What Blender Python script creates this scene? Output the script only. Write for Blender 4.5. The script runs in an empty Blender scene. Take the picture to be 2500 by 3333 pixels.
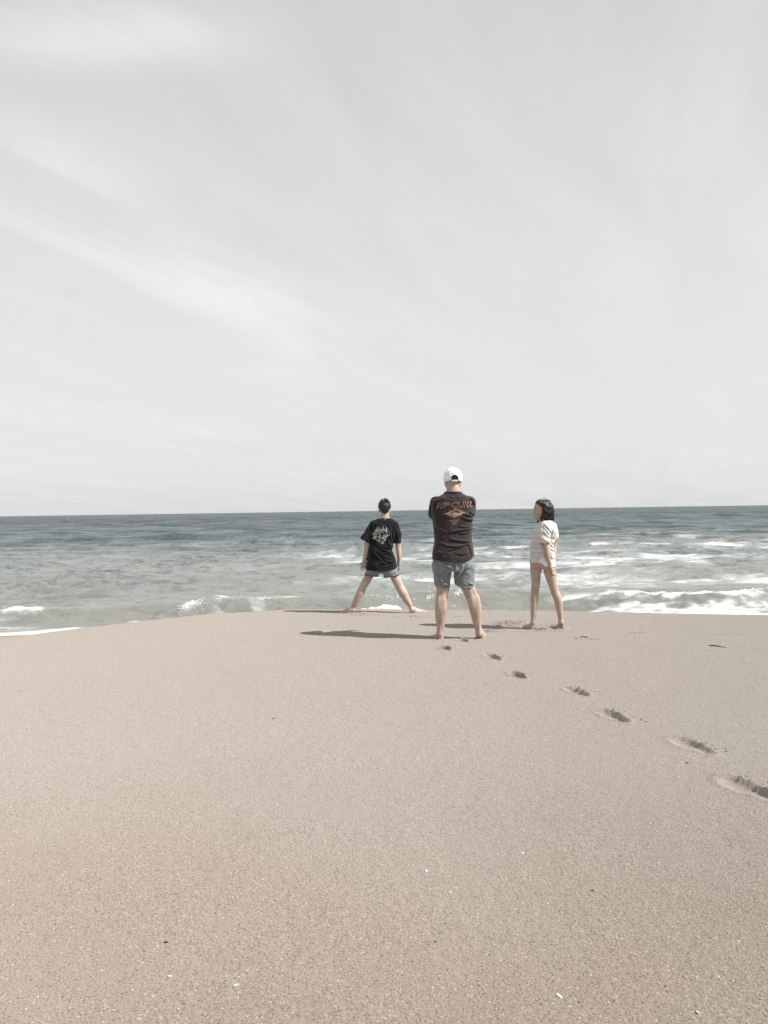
import bpy, bmesh, math, random
import numpy as np
from mathutils import Vector
from mathutils.bvhtree import BVHTree

random.seed(11)
RNG = np.random.default_rng(11)
C = bpy.context.scene.collection
SC = bpy.context.scene
R = math.radians

# ------------------------------------------------------------------ camera
EYE = 1.35                       # camera height above the sand where the people stand
ROLL = R(0.829)
cam_d = bpy.data.cameras.new('camera')
cam = bpy.data.objects.new('camera', cam_d)
C.objects.link(cam)
cam.location = (0, 0, EYE)
cam.rotation_euler = (R(89.9), ROLL, 0)
cam_d.sensor_fit = 'VERTICAL'
cam_d.sensor_height = 36.0
cam_d.sensor_width = 27.0
cam_d.lens = 36.0 * 2503.0 / 3333.0
cam_d.clip_start = 0.05
cam_d.clip_end = 30000
SC.camera = cam

# ------------------------------------------------------------------ sky and sun
SUN_ELEV, SUN_AZ = R(46), R(108.0)
SKY_STRENGTH = 0.10
SUN_STRENGTH = 5.0
world = bpy.data.worlds.new('World')
SC.world = world
world.use_nodes = True
wt = world.node_tree
wt.nodes.clear()


class G:
    """small helper to write node graphs"""
    def __init__(self, tree):
        self.t = tree

    def n(self, typ, inputs=None, **props):
        nd = self.t.nodes.new(typ)
        for k, v in props.items():
            setattr(nd, k, v)
        for k, v in (inputs or {}).items():
            s = nd.inputs[k]
            if isinstance(v, bpy.types.NodeSocket):
                self.t.links.new(v, s)
            else:
                s.default_value = v
        return nd

    def math(self, op, a, b=0.0, c=None, clamp=False):
        nd = self.t.nodes.new('ShaderNodeMath')
        nd.operation = op
        nd.use_clamp = clamp
        for i, v in enumerate((a, b) if c is None else (a, b, c)):
            if isinstance(v, bpy.types.NodeSocket):
                self.t.links.new(v, nd.inputs[i])
            else:
                nd.inputs[i].default_value = v
        return nd.outputs[0]

    def ss(self, v, lo, hi, o0=0.0, o1=1.0):
        nd = self.t.nodes.new('ShaderNodeMapRange')
        nd.interpolation_type = 'SMOOTHSTEP'
        for i, x in enumerate((v, lo, hi, o0, o1)):
            if isinstance(x, bpy.types.NodeSocket):
                self.t.links.new(x, nd.inputs[i])
            else:
                nd.inputs[i].default_value = x
        return nd.outputs[0]

    def mix(self, f, a, b):
        nd = self.t.nodes.new('ShaderNodeMix')
        nd.data_type = 'RGBA'
        for k, v in ((0, f), (6, a), (7, b)):
            s = nd.inputs[k]
            if isinstance(v, bpy.types.NodeSocket):
                self.t.links.new(v, s)
            else:
                s.default_value = tuple(v) + ((1.0,) if k and len(v) == 3 else ()) if k else v
        return nd.outputs[2]

    def noise(self, vec, scale, detail=3.0, rough=0.55, dist=0.0):
        nd = self.n('ShaderNodeTexNoise', {'Vector': vec, 'Scale': scale, 'Detail': detail, 'Roughness': rough, 'Distortion': dist})
        return nd.outputs['Fac']

    def mapping(self, vec, scale=(1, 1, 1), rot=(0, 0, 0), loc=(0, 0, 0)):
        return self.n('ShaderNodeMapping', {'Vector': vec, 'Scale': scale, 'Rotation': rot, 'Location': loc}).outputs[0]

    def link(self, a, b):
        self.t.links.new(a, b)


g = G(wt)
sky = g.n('ShaderNodeTexSky', sky_type='NISHITA', sun_disc=False, sun_elevation=SUN_ELEV, sun_rotation=SUN_AZ)
sky.air_density, sky.dust_density, sky.ozone_density = 1.0, 2.0, 1.0
grey = g.n('ShaderNodeHueSaturation', {'Saturation': 0.10, 'Value': 1.0, 'Color': sky.outputs[0]}).outputs[0]
tc = g.n('ShaderNodeTexCoord').outputs['Generated']
sep = g.n('ShaderNodeSeparateXYZ', {0: tc})
zc = g.math('ADD', g.math('MAXIMUM', sep.outputs[2], 0.0), 0.10)
px_ = g.math('DIVIDE', sep.outputs[0], zc)
py_ = g.math('DIVIDE', sep.outputs[1], zc)
pv = g.n('ShaderNodeCombineXYZ', {0: px_, 1: py_, 2: 0.0}).outputs[0]
# thin cirrus: a veil over everything, drawn-out wisps across it
warp = g.n('ShaderNodeTexNoise', {'Vector': pv, 'Scale': 0.55, 'Detail': 3.0, 'Roughness': 0.5})
pw = g.n('ShaderNodeMixRGB', {0: 0.34, 1: pv, 2: warp.outputs['Color']}, blend_type='ADD').outputs[0]
def along(vec, rot, lo, ac, cx=0.0, cy=0.0):
    return g.n('ShaderNodeMapping', {'Vector': vec, 'Location': (cx, cy, 0), 'Rotation': (0, 0, rot), 'Scale': (lo, ac, 1)}, vector_type='TEXTURE').outputs[0]
def patch(cx, cy, rx, ry, rot):
    ln_ = g.n('ShaderNodeVectorMath', {0: along(pw, rot, rx, ry, cx, cy)}, operation='LENGTH').outputs['Value']
    return g.ss(ln_, 0.0, 1.0, 1.0, 0.0)
c1 = g.noise(along(pw, R(66), 1.5, 0.30, 3.1, 1.7), 1.0, 8.0, 0.60, 0.5)
c2 = g.noise(along(pw, R(48), 2.2, 0.55, 1.3, 5.1), 1.0, 7.0, 0.55, 0.8)
c3 = g.noise(pv, 0.55, 3.0, 0.5)
w1 = g.ss(c1, 0.36, 0.76)
w2 = g.ss(c2, 0.40, 0.78)
wisp = g.math('ADD', g.math('MULTIPLY', w1, 0.36), g.math('MULTIPLY', w2, 0.30), clamp=True)
wisp = g.math('MULTIPLY', wisp, g.ss(c3, 0.25, 0.65, 0.35, 1.0))
p1 = g.math('MULTIPLY', patch(-.36, 2.72, 1.35, .42, R(64)), g.ss(c1, 0.28, 0.62, 0.30, 1.0))
p2 = g.math('MULTIPLY', patch(-.34, 1.52, .42, .15, R(6)), g.ss(c2, 0.30, 0.60, 0.25, 1.0))
p3 = g.math('MULTIPLY', patch(-.55, 1.85, .30, .30, R(60)), g.ss(c1, 0.30, 0.65, 0.2, 1.0))
pp = g.math('ADD', g.math('MULTIPLY', p1, 0.62), g.math('ADD', g.math('MULTIPLY', p2, 0.95), g.math('MULTIPLY', p3, 0.35)))
wisp = g.math('ADD', g.math('MULTIPLY', wisp, 0.80), pp, clamp=True)
veil = g.mix(wisp, (5.02, 5.08, 5.17), (6.95, 6.97, 6.93))
hz = g.ss(sep.outputs[2], 0.0, 0.60, 1.0, 0.0)
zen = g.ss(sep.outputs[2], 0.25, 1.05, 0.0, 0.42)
veil = g.mix(g.math('MULTIPLY', hz, 0.62), veil, (6.22, 6.24, 6.24))
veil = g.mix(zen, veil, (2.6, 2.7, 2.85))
cover = g.math('ADD', 0.80, g.math('MULTIPLY', wisp, 0.15))
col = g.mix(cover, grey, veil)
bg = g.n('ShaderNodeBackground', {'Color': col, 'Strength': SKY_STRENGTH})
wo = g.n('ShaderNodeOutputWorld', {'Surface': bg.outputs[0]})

sun_d = bpy.data.lights.new('sun', 'SUN')
sun_d.energy = SUN_STRENGTH
sun_d.angle = R(0.5)
sun_d.color = (1.0, 0.955, 0.91)
sun = bpy.data.objects.new('sun', sun_d)
C.objects.link(sun)
sdir = Vector((math.sin(SUN_AZ) * math.cos(SUN_ELEV), math.cos(SUN_AZ) * math.cos(SUN_ELEV), math.sin(SUN_ELEV)))
sun.rotation_euler = (-sdir).to_track_quat('-Z', 'Y').to_euler()
sun.location = (20, -8, 25)

SC.view_settings.view_transform = 'Standard'
SC.view_settings.look = 'None'
SC.view_settings.exposure = 0.52
SC.view_settings.gamma = 1.0
SC.view_settings.use_curve_mapping = False
SC.render.engine = 'CYCLES'

# ------------------------------------------------------------------ pixel (2500 x 3333 photograph) -> place
F, CX, CY = 2503.0, 1250.0, 1662.0
CR, SR = math.cos(ROLL), math.sin(ROLL)


def at(px, py, depth):
    """the point seen at a photograph pixel, depth metres in front of the camera"""
    a, b = (px - CX) / F, (CY - py) / F
    return np.array([depth * (a * CR + b * SR), depth, EYE + depth * (-a * SR + b * CR)])


def on_sand(px, py):
    a, b = (px - CX) / F, (CY - py) / F
    k = -a * SR + b * CR
    d = -EYE / k
    return np.array([d * (a * CR + b * SR), d, 0.0])


# ------------------------------------------------------------------ numeric noise
def vnoise(x, y, seed=0):
    x = np.asarray(x, dtype=np.float64); y = np.asarray(y, dtype=np.float64)
    xi = np.floor(x).astype(np.int64); yi = np.floor(y).astype(np.int64)
    fx = x - xi; fy = y - yi
    fx = fx * fx * fx * (fx * (fx * 6 - 15) + 10); fy = fy * fy * fy * (fy * (fy * 6 - 15) + 10)

    def h(a, b):
        n = (a * 374761393 + b * 668265263 + seed * 974711) & 0xffffffff
        n = ((n ^ (n >> 13)) * 1274126177) & 0xffffffff
        n = n ^ (n >> 16)
        return (n & 0xffff) / 32767.5 - 1.0
    a = h(xi, yi); b = h(xi + 1, yi); c = h(xi, yi + 1); d = h(xi + 1, yi + 1)
    return (a * (1 - fx) + b * fx) * (1 - fy) + (c * (1 - fx) + d * fx) * fy


def fbm(x, y, seed=0, octv=4, gain=0.5):
    s = 0.0; a = 1.0; t = 0.0
    for i in range(octv):
        s = s + a * vnoise(x * 2 ** i + 17.3 * i, y * 2 ** i - 9.1 * i, seed + i)
        t += a; a *= gain
    return s / t


def sstep(v, lo, hi):
    t = np.clip((v - lo) / (hi - lo), 0, 1)
    return t * t * (3 - 2 * t)


# ------------------------------------------------------------------ mesh and object helpers
def mesh_np(name, verts, faces, smooth=True):
    me = bpy.data.meshes.new(name)
    verts = np.asarray(verts, dtype=np.float32); faces = np.asarray(faces, dtype=np.int32)
    k = faces.shape[1]
    me.vertices.add(len(verts)); me.vertices.foreach_set('co', verts.ravel())
    me.loops.add(faces.size); me.loops.foreach_set('vertex_index', faces.ravel())
    me.polygons.add(len(faces))
    me.polygons.foreach_set('loop_start', np.arange(0, faces.size, k, dtype=np.int32))
    me.update(calc_edges=True)
    me.polygons.foreach_set('use_smooth', np.full(len(faces), smooth))
    me.validate()
    return me


def link(name, me, mat=None, parent=None):
    o = bpy.data.objects.new(name, me)
    C.objects.link(o)
    if mat is not None:
        me.materials.append(mat)
    if parent is not None:
        o.parent = parent
    return o


def tag(o, label=None, cat=None, group=None, kind=None):
    for k, v in (('label', label), ('category', cat), ('group', group), ('kind', kind)):
        if v:
            o[k] = v
    return o


def grid_faces(nx, ny):
    i = np.arange(nx * ny).reshape(ny, nx)
    return np.stack([i[:-1, :-1], i[:-1, 1:], i[1:, 1:], i[1:, :-1]], -1).reshape(-1, 4)


def fattr(me, name, vals):
    a = me.attributes.new(name, 'FLOAT', 'POINT')
    a.data.foreach_set('value', np.asarray(vals, dtype=np.float32).ravel())


def spaced(parts):
    """coordinates from (start, stop, step) runs"""
    out = []
    for a, b, s in parts:
        n = max(1, int(round((b - a) / s)))
        out.append(np.linspace(a, b, n, endpoint=False))
    out.append(np.array([parts[-1][1]]))
    return np.concatenate(out)


def growing(a, b, s0, rate):
    v = [a]; s = s0
    while abs(v[-1] - a) < abs(b - a):
        v.append(v[-1] + (s if b > a else -s)); s *= rate
    return np.array(v[1:])


# ------------------------------------------------------------------ materials
def new_mat(name):
    m = bpy.data.materials.new(name)
    m.use_nodes = True
    m.node_tree.nodes.clear()
    return m, G(m.node_tree)


def out(gr, shader):
    gr.n('ShaderNodeOutputMaterial', {'Surface': shader})


def objco(gr):
    return gr.n('ShaderNodeTexCoord').outputs['Object']


def sand_material():
    m, gr = new_mat('sand')
    p = gr.n('ShaderNodeNewGeometry').outputs['Position']
    sp = gr.n('ShaderNodeSeparateXYZ', {0: p})
    n_big = gr.noise(p, 0.55, 4.0, 0.55)
    n_mid = gr.noise(p, 7.0, 4.0, 0.6)
    grain = gr.noise(p, 135.0, 3.0, 0.78)
    grain2 = gr.noise(gr.mapping(p, (1, 1, 1), (0, 0, R(30))), 88.0, 3.0, 0.65)
    speck = gr.n('ShaderNodeTexVoronoi', {'Vector': p, 'Scale': 210.0, 'Randomness': 1.0})
    sv = gr.n('ShaderNodeSeparateColor', {0: speck.outputs['Color']}).outputs[0]
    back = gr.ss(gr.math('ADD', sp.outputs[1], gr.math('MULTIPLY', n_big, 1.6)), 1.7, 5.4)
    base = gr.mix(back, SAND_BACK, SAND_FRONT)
    base = gr.mix(gr.math('MULTIPLY', gr.ss(n_big, 0.3, 0.7), 0.22), base, SAND_PALE)
    base = gr.mix(gr.ss(grain, 0.30, 0.52, 0.72, 0.0), base, (0.13, 0.100, 0.078))  # dark grains, with the tiny shadows between them painted into the colour
    base = gr.mix(gr.ss(grain, 0.54, 0.72, 0.0, 0.42), base, (0.52, 0.47, 0.41))
    base = gr.mix(gr.ss(grain2, 0.30, 0.48, 0.30, 0.0), base, (0.15, 0.12, 0.095))
    base = gr.mix(gr.ss(sv, 0.965, 0.98, 0.0, 0.60), base, (0.055, 0.042, 0.035))
    base = gr.mix(gr.ss(sv, 0.012, 0.008, 0.0, 0.6), base, (0.58, 0.54, 0.49))
    # sand soaked by the swash below the crest
    wet = gr.ss(sp.outputs[2], -0.36, -0.54)
    base = gr.mix(gr.math('MULTIPLY', wet, 0.65), base, (0.13, 0.105, 0.085))
    rough = gr.ss(wet, 0.0, 1.0, 0.95, 0.40)
    hgt = gr.math('ADD', gr.math('MULTIPLY', grain, 0.0068), gr.math('MULTIPLY', grain2, 0.0075))
    hgt = gr.math('ADD', hgt, gr.math('MULTIPLY', n_mid, 0.008))
    hgt = gr.math('ADD', hgt, gr.math('MULTIPLY', gr.noise(p, 30.0, 3.0, 0.6), 0.006))
    pressed = gr.n('ShaderNodeAttribute', attribute_name='pressed').outputs['Fac']
    bump = gr.n('ShaderNodeBump', {'Strength': gr.ss(pressed, 0.0, 1.0, 0.9, 0.30), 'Distance': 1.0, 'Height': hgt})
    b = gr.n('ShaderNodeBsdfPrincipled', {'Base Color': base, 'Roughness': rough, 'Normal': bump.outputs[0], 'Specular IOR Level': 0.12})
    b.inputs['Diffuse Roughness'].default_value = 0.6
    out(gr, b.outputs[0])
    return m


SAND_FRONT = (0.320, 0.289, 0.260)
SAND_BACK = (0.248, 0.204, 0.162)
SAND_PALE = (0.345, 0.312, 0.282)


def sea_material():
    m, gr = new_mat('sea_water')
    p = gr.n('ShaderNodeNewGeometry').outputs['Position']
    sp = gr.n('ShaderNodeSeparateXYZ', {0: p})
    y = sp.outputs[1]
    foam_d = gr.n('ShaderNodeAttribute', attribute_name='foam').outputs['Fac']
    silt = gr.n('ShaderNodeAttribute', attribute_name='silt').outputs['Fac']
    pat = gr.noise(gr.mapping(p, (0.05, 0.16, 0.1)), 1.0, 4.0, 0.6)
    off = gr.math('ADD', y, gr.math('MULTIPLY', gr.math('SUBTRACT', pat, 0.5), 46.0))
    deep = gr.ss(off, 26.0, 64.0)
    deep2 = gr.ss(off, 60.0, 260.0)
    col = gr.mix(deep, (0.185, 0.198, 0.188), (0.050, 0.076, 0.077))
    col = gr.mix(deep2, col, (0.017, 0.036, 0.040))
    col = gr.mix(silt, col, (0.182, 0.184, 0.166))
    # aerated water, a milky tint round the foam
    col = gr.mix(gr.math('MULTIPLY', gr.ss(foam_d, 0.02, 0.55), 0.62), col, (0.40, 0.43, 0.42))
    # ripples
    q = gr.mapping(p, (0.55, 1.0, 1.0))
    r1 = gr.noise(q, 1.1, 4.0, 0.6, 0.4)
    r2 = gr.noise(q, 5.0, 4.0, 0.6, 0.3)
    r3 = gr.noise(q, 0.16, 3.0, 0.6, 0.3)
    far = gr.ss(y, 30.0, 200.0)
    h = gr.math('ADD', gr.math('MULTIPLY', r1, gr.math('ADD', 0.11, gr.math('MULTIPLY', far, 0.45))), gr.math('MULTIPLY', r2, 0.030))
    h = gr.math('ADD', h, gr.math('MULTIPLY', gr.math('MULTIPLY', r3, far), 4.5))
    bump = gr.n('ShaderNodeBump', {'Strength': 1.0, 'Distance': 1.0, 'Height': h})
    # shaded wavelet faces painted into colour and specular, drawn out towards the shore
    chop = gr.noise(gr.mapping(p, (1.9, 0.20, 1.0)), 1.0, 8.0, 0.86, 0.2)
    chop2 = gr.noise(gr.mapping(p, (0.20, 0.016, 1.0)), 1.0, 4.0, 0.6, 0.3)
    chn = gr.noise(gr.mapping(p, (1.9, 2.4, 1.0)), 1.0, 7.0, 0.78, 0.6)
    ch = gr.mix(gr.ss(y, 22.0, 60.0), chn, chop)
    ch = gr.math('ADD', gr.math('MULTIPLY', ch, 0.75), gr.math('MULTIPLY', chop2, 0.25))
    spec = gr.ss(ch, 0.43, 0.57, gr.ss(y, 60.0, 200.0, 0.03, 0.0), gr.ss(y, 18.0, 95.0, 0.40, 0.04))
    col = gr.mix(gr.math('MULTIPLY', gr.ss(ch, 0.43, 0.53, 0.60, 0.0), gr.ss(y, 14.0, 34.0, 0.35, 1.0)), col, (0.034, 0.047, 0.046))
    water = gr.n('ShaderNodeBsdfPrincipled', {'Base Color': col, 'Roughness': 0.16, 'IOR': 1.33, 'Normal': bump.outputs[0], 'Specular IOR Level': spec})
    # foam lace
    fw = gr.n('ShaderNodeTexNoise', {'Vector': p, 'Scale': 1.6, 'Detail': 3.0})
    fp = gr.n('ShaderNodeMixRGB', {0: 0.9, 1: gr.mapping(p, (0.45, 1.0, 1.0)), 2: fw.outputs['Color']}, blend_type='ADD').outputs[0]
    lace = gr.n('ShaderNodeTexVoronoi', {'Vector': fp, 'Scale': 1.7, 'Detail': 3.0, 'Roughness': 0.65}, feature='DISTANCE_TO_EDGE').outputs['Distance']
    ln = gr.ss(lace, 0.0, 0.34, 1.0, 0.0)
    fn = gr.noise(gr.mapping(p, (0.38, 1, 1)), 4.6, 7.0, 0.72, 0.4)
    def vein(vec, sc, wd):
        n_ = gr.noise(vec, sc, 4.0, 0.62, 0.9)
        return gr.math('SUBTRACT', 1.0, gr.math('MULTIPLY', gr.math('ABSOLUTE', gr.math('SUBTRACT', n_, 0.5)), wd))
    v1 = vein(gr.mapping(p, (0.42, 0.8, 1.0)), 1.3, 7.0)
    v2 = vein(gr.mapping(p, (0.42, 0.9, 1.0), (0, 0, 0), (7.3, 2.1, 0)), 3.4, 6.0)
    vv = gr.math('MAXIMUM', v1, gr.math('MULTIPLY', v2, 0.92))
    pfoam = gr.math('ADD', gr.math('ADD', gr.math('MULTIPLY', vv, 0.42), gr.math('MULTIPLY', ln, 0.18)), gr.math('MULTIPLY', fn, 0.50))
    th = gr.math('SUBTRACT', 1.08, gr.math('MULTIPLY', foam_d, 1.05))
    mask = gr.math('MULTIPLY', gr.ss(pfoam, gr.math('SUBTRACT', th, 0.07), gr.math('ADD', th, 0.18)), gr.ss(foam_d, 0.1, 0.85, 0.40, 0.94))
    fb = gr.n('ShaderNodeBump', {'Strength': 0.7, 'Distance': 1.0, 'Height': gr.math('MULTIPLY', gr.noise(p, 11.0, 6.0, 0.65), 0.030)})
    foam = gr.n('ShaderNodeBsdfPrincipled', {'Base Color': (0.58, 0.585, 0.585, 1), 'Roughness': 0.75, 'Normal': fb.outputs[0], 'Specular IOR Level': 0.25})
    mx = gr.n('ShaderNodeMixShader', {0: mask, 1: water.outputs[0], 2: foam.outputs[0]})
    out(gr, mx.outputs[0])
    return m


def plain(name, colr, rough=0.8, spec=0.3, bump=None, mottled=None, sub=0.0, sheen=0.0):
    m, gr = new_mat(name)
    p = objco(gr)
    base = tuple(colr) + (1.0,)
    if mottled:
        c2, sc, lo, hi = mottled
        base = gr.mix(gr.ss(gr.noise(p, sc, 5.0, 0.6, 0.4), lo, hi), colr, c2)
    ins = {'Base Color': base, 'Roughness': rough, 'Specular IOR Level': spec}
    if bump:
        sc, amt = bump
        bn = gr.n('ShaderNodeBump', {'Strength': 1.0, 'Distance': 1.0, 'Height': gr.math('MULTIPLY', gr.noise(p, sc, 4.0, 0.6), amt)})
        ins['Normal'] = bn.outputs[0]
    b = gr.n('ShaderNodeBsdfPrincipled', ins)
    if sub:
        b.inputs['Subsurface Weight'].default_value = sub
        b.inputs['Subsurface Radius'].default_value = (0.012, 0.005, 0.003)
        b.inputs['Subsurface Scale'].default_value = 0.6
    if sheen:
        b.inputs['Sheen Weight'].default_value = sheen
        b.inputs['Sheen Roughness'].default_value = 0.5
    out(gr, b.outputs[0])
    return m


M = {}
M['sand'] = sand_material()
M['sea'] = sea_material()
M['skin_man'] = plain('skin_tanned', (0.42, 0.325, 0.272), 0.55, 0.35, (120, 0.0005), ((0.33, 0.235, 0.19), 14, 0.38, 0.72), 0.06)
M['skin_boy'] = plain('skin_light', (0.44, 0.345, 0.290), 0.55, 0.35, (120, 0.0005), ((0.36, 0.26, 0.21), 14, 0.38, 0.72), 0.06)
M['skin_girl'] = plain('skin_pale', (0.43, 0.335, 0.282), 0.55, 0.35, (120, 0.0005), ((0.35, 0.255, 0.205), 14, 0.38, 0.72), 0.06)
M['shirt_man'] = plain('charcoal_cotton', (0.031, 0.026, 0.026), 0.92, 0.12, (420, 0.0016), ((0.040, 0.034, 0.034), 30, 0.35, 0.8), 0, 0.15)
M['shirt_boy'] = plain('faded_black_cotton', (0.008, 0.009, 0.011), 0.92, 0.12, (420, 0.0016), ((0.028, 0.030, 0.034), 11, 0.48, 0.78), 0, 0.10)
M['shorts_man'] = plain('grey_green_cotton', (0.165, 0.184, 0.184), 0.9, 0.2, (420, 0.0014), ((0.225, 0.243, 0.240), 22, 0.4, 0.8), 0, 0.1)
M['shorts_boy'] = plain('grey_cotton', (0.175, 0.175, 0.185), 0.9, 0.2, (420, 0.0014), ((0.225, 0.22, 0.225), 16, 0.4, 0.8), 0, 0.1)
M['hem_dark'] = plain('dark_trim', (0.03, 0.032, 0.038), 0.9, 0.2)
M['white_cotton'] = plain('white_cotton', (0.72, 0.71, 0.69), 0.9, 0.2, (420, 0.001))
M['cap_white'] = plain('cap_white_cotton', (0.78, 0.78, 0.77), 0.85, 0.25, (200, 0.0003), ((0.70, 0.70, 0.695), 8, 0.4, 0.8))
M['cap_trim'] = plain('cap_stitching', (0.055, 0.05, 0.05), 0.8, 0.3)
M['hair_dark'] = plain('dark_hair', (0.012, 0.009, 0.008), 0.38, 0.5, (180, 0.002))
M['hair_brown'] = plain('dark_brown_hair', (0.020, 0.014, 0.012), 0.36, 0.55, (160, 0.002), ((0.045, 0.030, 0.024), 30, 0.45, 0.8))
M['ink_tan'] = plain('ink_tan', (0.37, 0.235, 0.190), 0.8, 0.2, None, ((0.27, 0.17, 0.14), 40, 0.4, 0.8))
M['ink_brown'] = plain('ink_dark_brown', (0.030, 0.018, 0.018), 0.8, 0.2)
M['ink_grey'] = plain('ink_grey_blue', (0.30, 0.32, 0.36), 0.8, 0.2)
M['ink_cream'] = plain('ink_cream', (0.50, 0.48, 0.38), 0.8, 0.2, None, ((0.36, 0.37, 0.35), 40, 0.4, 0.8))
M['eye_white'] = plain('eye_white', (0.42, 0.40, 0.38), 0.3, 0.5)
M['eye_dark'] = plain('eye_dark', (0.015, 0.01, 0.008), 0.2, 0.5)
M['lip'] = plain('lip', (0.30, 0.14, 0.115), 0.5, 0.35)
M['spray'] = plain('white_spray_glint', (0.85, 0.86, 0.86), 0.4, 0.5)
M['shell'] = plain('bleached_shell', (0.58, 0.54, 0.49), 0.55, 0.4, (300, 0.001), ((0.55, 0.49, 0.42), 60, 0.4, 0.7))
M['twig'] = plain('weathered_twig', (0.055, 0.040, 0.030), 0.85, 0.2, (200, 0.002))
M['weed'] = plain('dry_seaweed', (0.022, 0.018, 0.014), 0.7, 0.3, (200, 0.002))


def striped_shirt():
    m, gr = new_mat('pastel_striped_cotton')
    p = objco(gr)
    sp = gr.n('ShaderNodeSeparateXYZ', {0: p})
    wob = gr.math('MULTIPLY', gr.math('SUBTRACT', gr.noise(p, 7.0, 2.0), 0.5), 0.022)
    z = gr.math('ADD', sp.outputs[2], wob)
    t = gr.math('FRACT', gr.math('DIVIDE', z, 0.165))
    ramp = gr.n('ShaderNodeValToRGB', {0: t})
    cr = ramp.color_ramp
    cr.interpolation = 'EASE'
    cols = [(0.0, (0.568, 0.555, 0.537)), (0.20, (0.516, 0.456, 0.421)), (0.34, (0.585, 0.576, 0.559)),
            (0.52, (0.464, 0.482, 0.503)), (0.70, (0.568, 0.559, 0.542)), (0.86, (0.542, 0.507, 0.477))]
    while len(cr.elements) < len(cols):
        cr.elements.new(0.5)
    for e, (pos, c_) in zip(cr.elements, cols):
        e.position = pos; e.color = c_ + (1,)
    bn = gr.n('ShaderNodeBump', {'Strength': 1.0, 'Distance': 1.0, 'Height': gr.math('MULTIPLY', gr.noise(p, 400.0, 3.0), 0.001)})
    b = gr.n('ShaderNodeBsdfPrincipled', {'Base Color': ramp.outputs[0], 'Roughness': 0.9, 'Specular IOR Level': 0.2, 'Normal': bn.outputs[0]})
    b.inputs['Subsurface Weight'].default_value = 0.15
    b.inputs['Subsurface Radius'].default_value = (0.01, 0.01, 0.01)
    out(gr, b.outputs[0])
    return m


M['shirt_girl'] = striped_shirt()

# ------------------------------------------------------------------ the beach
SEA = -0.60


def curve(x, pts):
    xs, ys = zip(*pts)
    return np.interp(x, xs, ys)


def sand_base(x, y):
    """dry berm with a rounded crest, falling to the water; on the left it rolls down gently"""
    yc = curve(x, [(-60, 6.0), (-20, 6.6), (-9, 7.4), (-6.5, 7.7), (-5.0, 8.3), (-4.0, 9.35), (-3.2, 10.15), (-2.4, 10.72), (-1.46, 10.95), (0, 10.70),
                   (2.5, 10.22), (4.75, 9.68), (9, 8.9), (20, 8.2), (60, 7.0)])
    kk = curve(x, [(-60, .12), (-9, .122), (-6.5, .126), (-5.0, .135), (-4.0, .160), (-3.0, .20), (-2, .23), (60, .24)])
    w = curve(x, [(-60, 1.1), (-6.5, 0.9), (-4, .55), (-2.4, .30), (-1, .18), (60, .18)])
    t = (y - yc) / w
    sp_ = np.where(t > 30, t, np.log1p(np.exp(np.minimum(t, 30))))
    z = -kk * w * sp_
    z = np.maximum(z, -3.0 + 0.02 * np.minimum(z + 3.0, 0))
    z = z + 0.014 * fbm(x * 0.45, y * 0.45, 3, 3) + 0.004 * fbm(x * 2.2, y * 2.2, 9, 3)
    z = z + np.where(y < 1.5, 0.04 * (1.5 - y), 0)        # the beach climbs behind the camera
    return z


def heading(dx, dy):
    l = math.hypot(dx, dy)
    return dx / l, dy / l


# footprints: centre (photo pixel), heading, length, width, depth, roughness
PRINTS = []
for px, py, L, Wd, Dp, rg in (
        (1451, 2116, .19, .085, .075, .7), (1508, 2085, .23, .09, .035, 1.3), (1606, 2143, .26, .095, .038, 1.5), (1685, 2204, .22, .095, .062, 1.0),
        (1880, 2257, .27, .10, .027, 1.8), (1996, 2336, .28, .11, .029, 1.7), (2254, 2434, .30, .12, .023, 1.6), (2432, 2572, .32, .135, .026, 1.6)):
    q = on_sand(px, py)
    PRINTS.append((q[0], q[1], -0.33, 0.94, L, Wd, Dp, rg))
for px, py, L, Wd, Dp, rg, hx, hy in (       # scuffs round the people's feet and faint marks to the right
        (1160, 1997, .20, .10, .035, 1.8, 1, .2), (1190, 2000, .22, .09, .04, 2.0, 1, .1), (1330, 2006, .22, .07, .035, 1.3, 1, .1), (1380, 2006, .16, .07, .03, 1.2, 1, .1),
        (1640, 2024, .22, .09, .05, 1.8, 1, .2), (1682, 2025, .20, .10, .065, 1.7, 1, .1), (1690, 2033, .24, .10, .055, 2.2, 1, -.2), (1655, 2036, .26, .12, .05, 2.4, 1, .1),
        (1620, 2030, .20, .09, .05, 2.2, 1, .2), (1760, 2047, .16, .08, .04, 2.4, 1, 0), (1812, 2049, .26, .10, .075, 1.0, .9, .5),
        (1790, 2033, .18, .06, .035, 1.6, 1, .1), (1600, 2053, .12, .07, .035, 1.6, .8, .3), (1578, 2053, .08, .05, .025, 1.2, .8, .3),
        (1914, 2078, .20, .055, .035, 1.0, 1, -.35), (2062, 2056, .16, .05, .026, 1.0, 1, 0), (2370, 2063, .26, .035, .022, .8, 1, -.25),
        (1420, 2078, .13, .05, .02, 1.4, .9, .4), (1500, 2006, .30, .035, .02, 1.2, 1, -.2)):
    q = on_sand(px, py)
    hx, hy = heading(hx, hy)
    PRINTS.append((q[0], q[1], hx, hy, L, Wd, Dp, rg))


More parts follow.
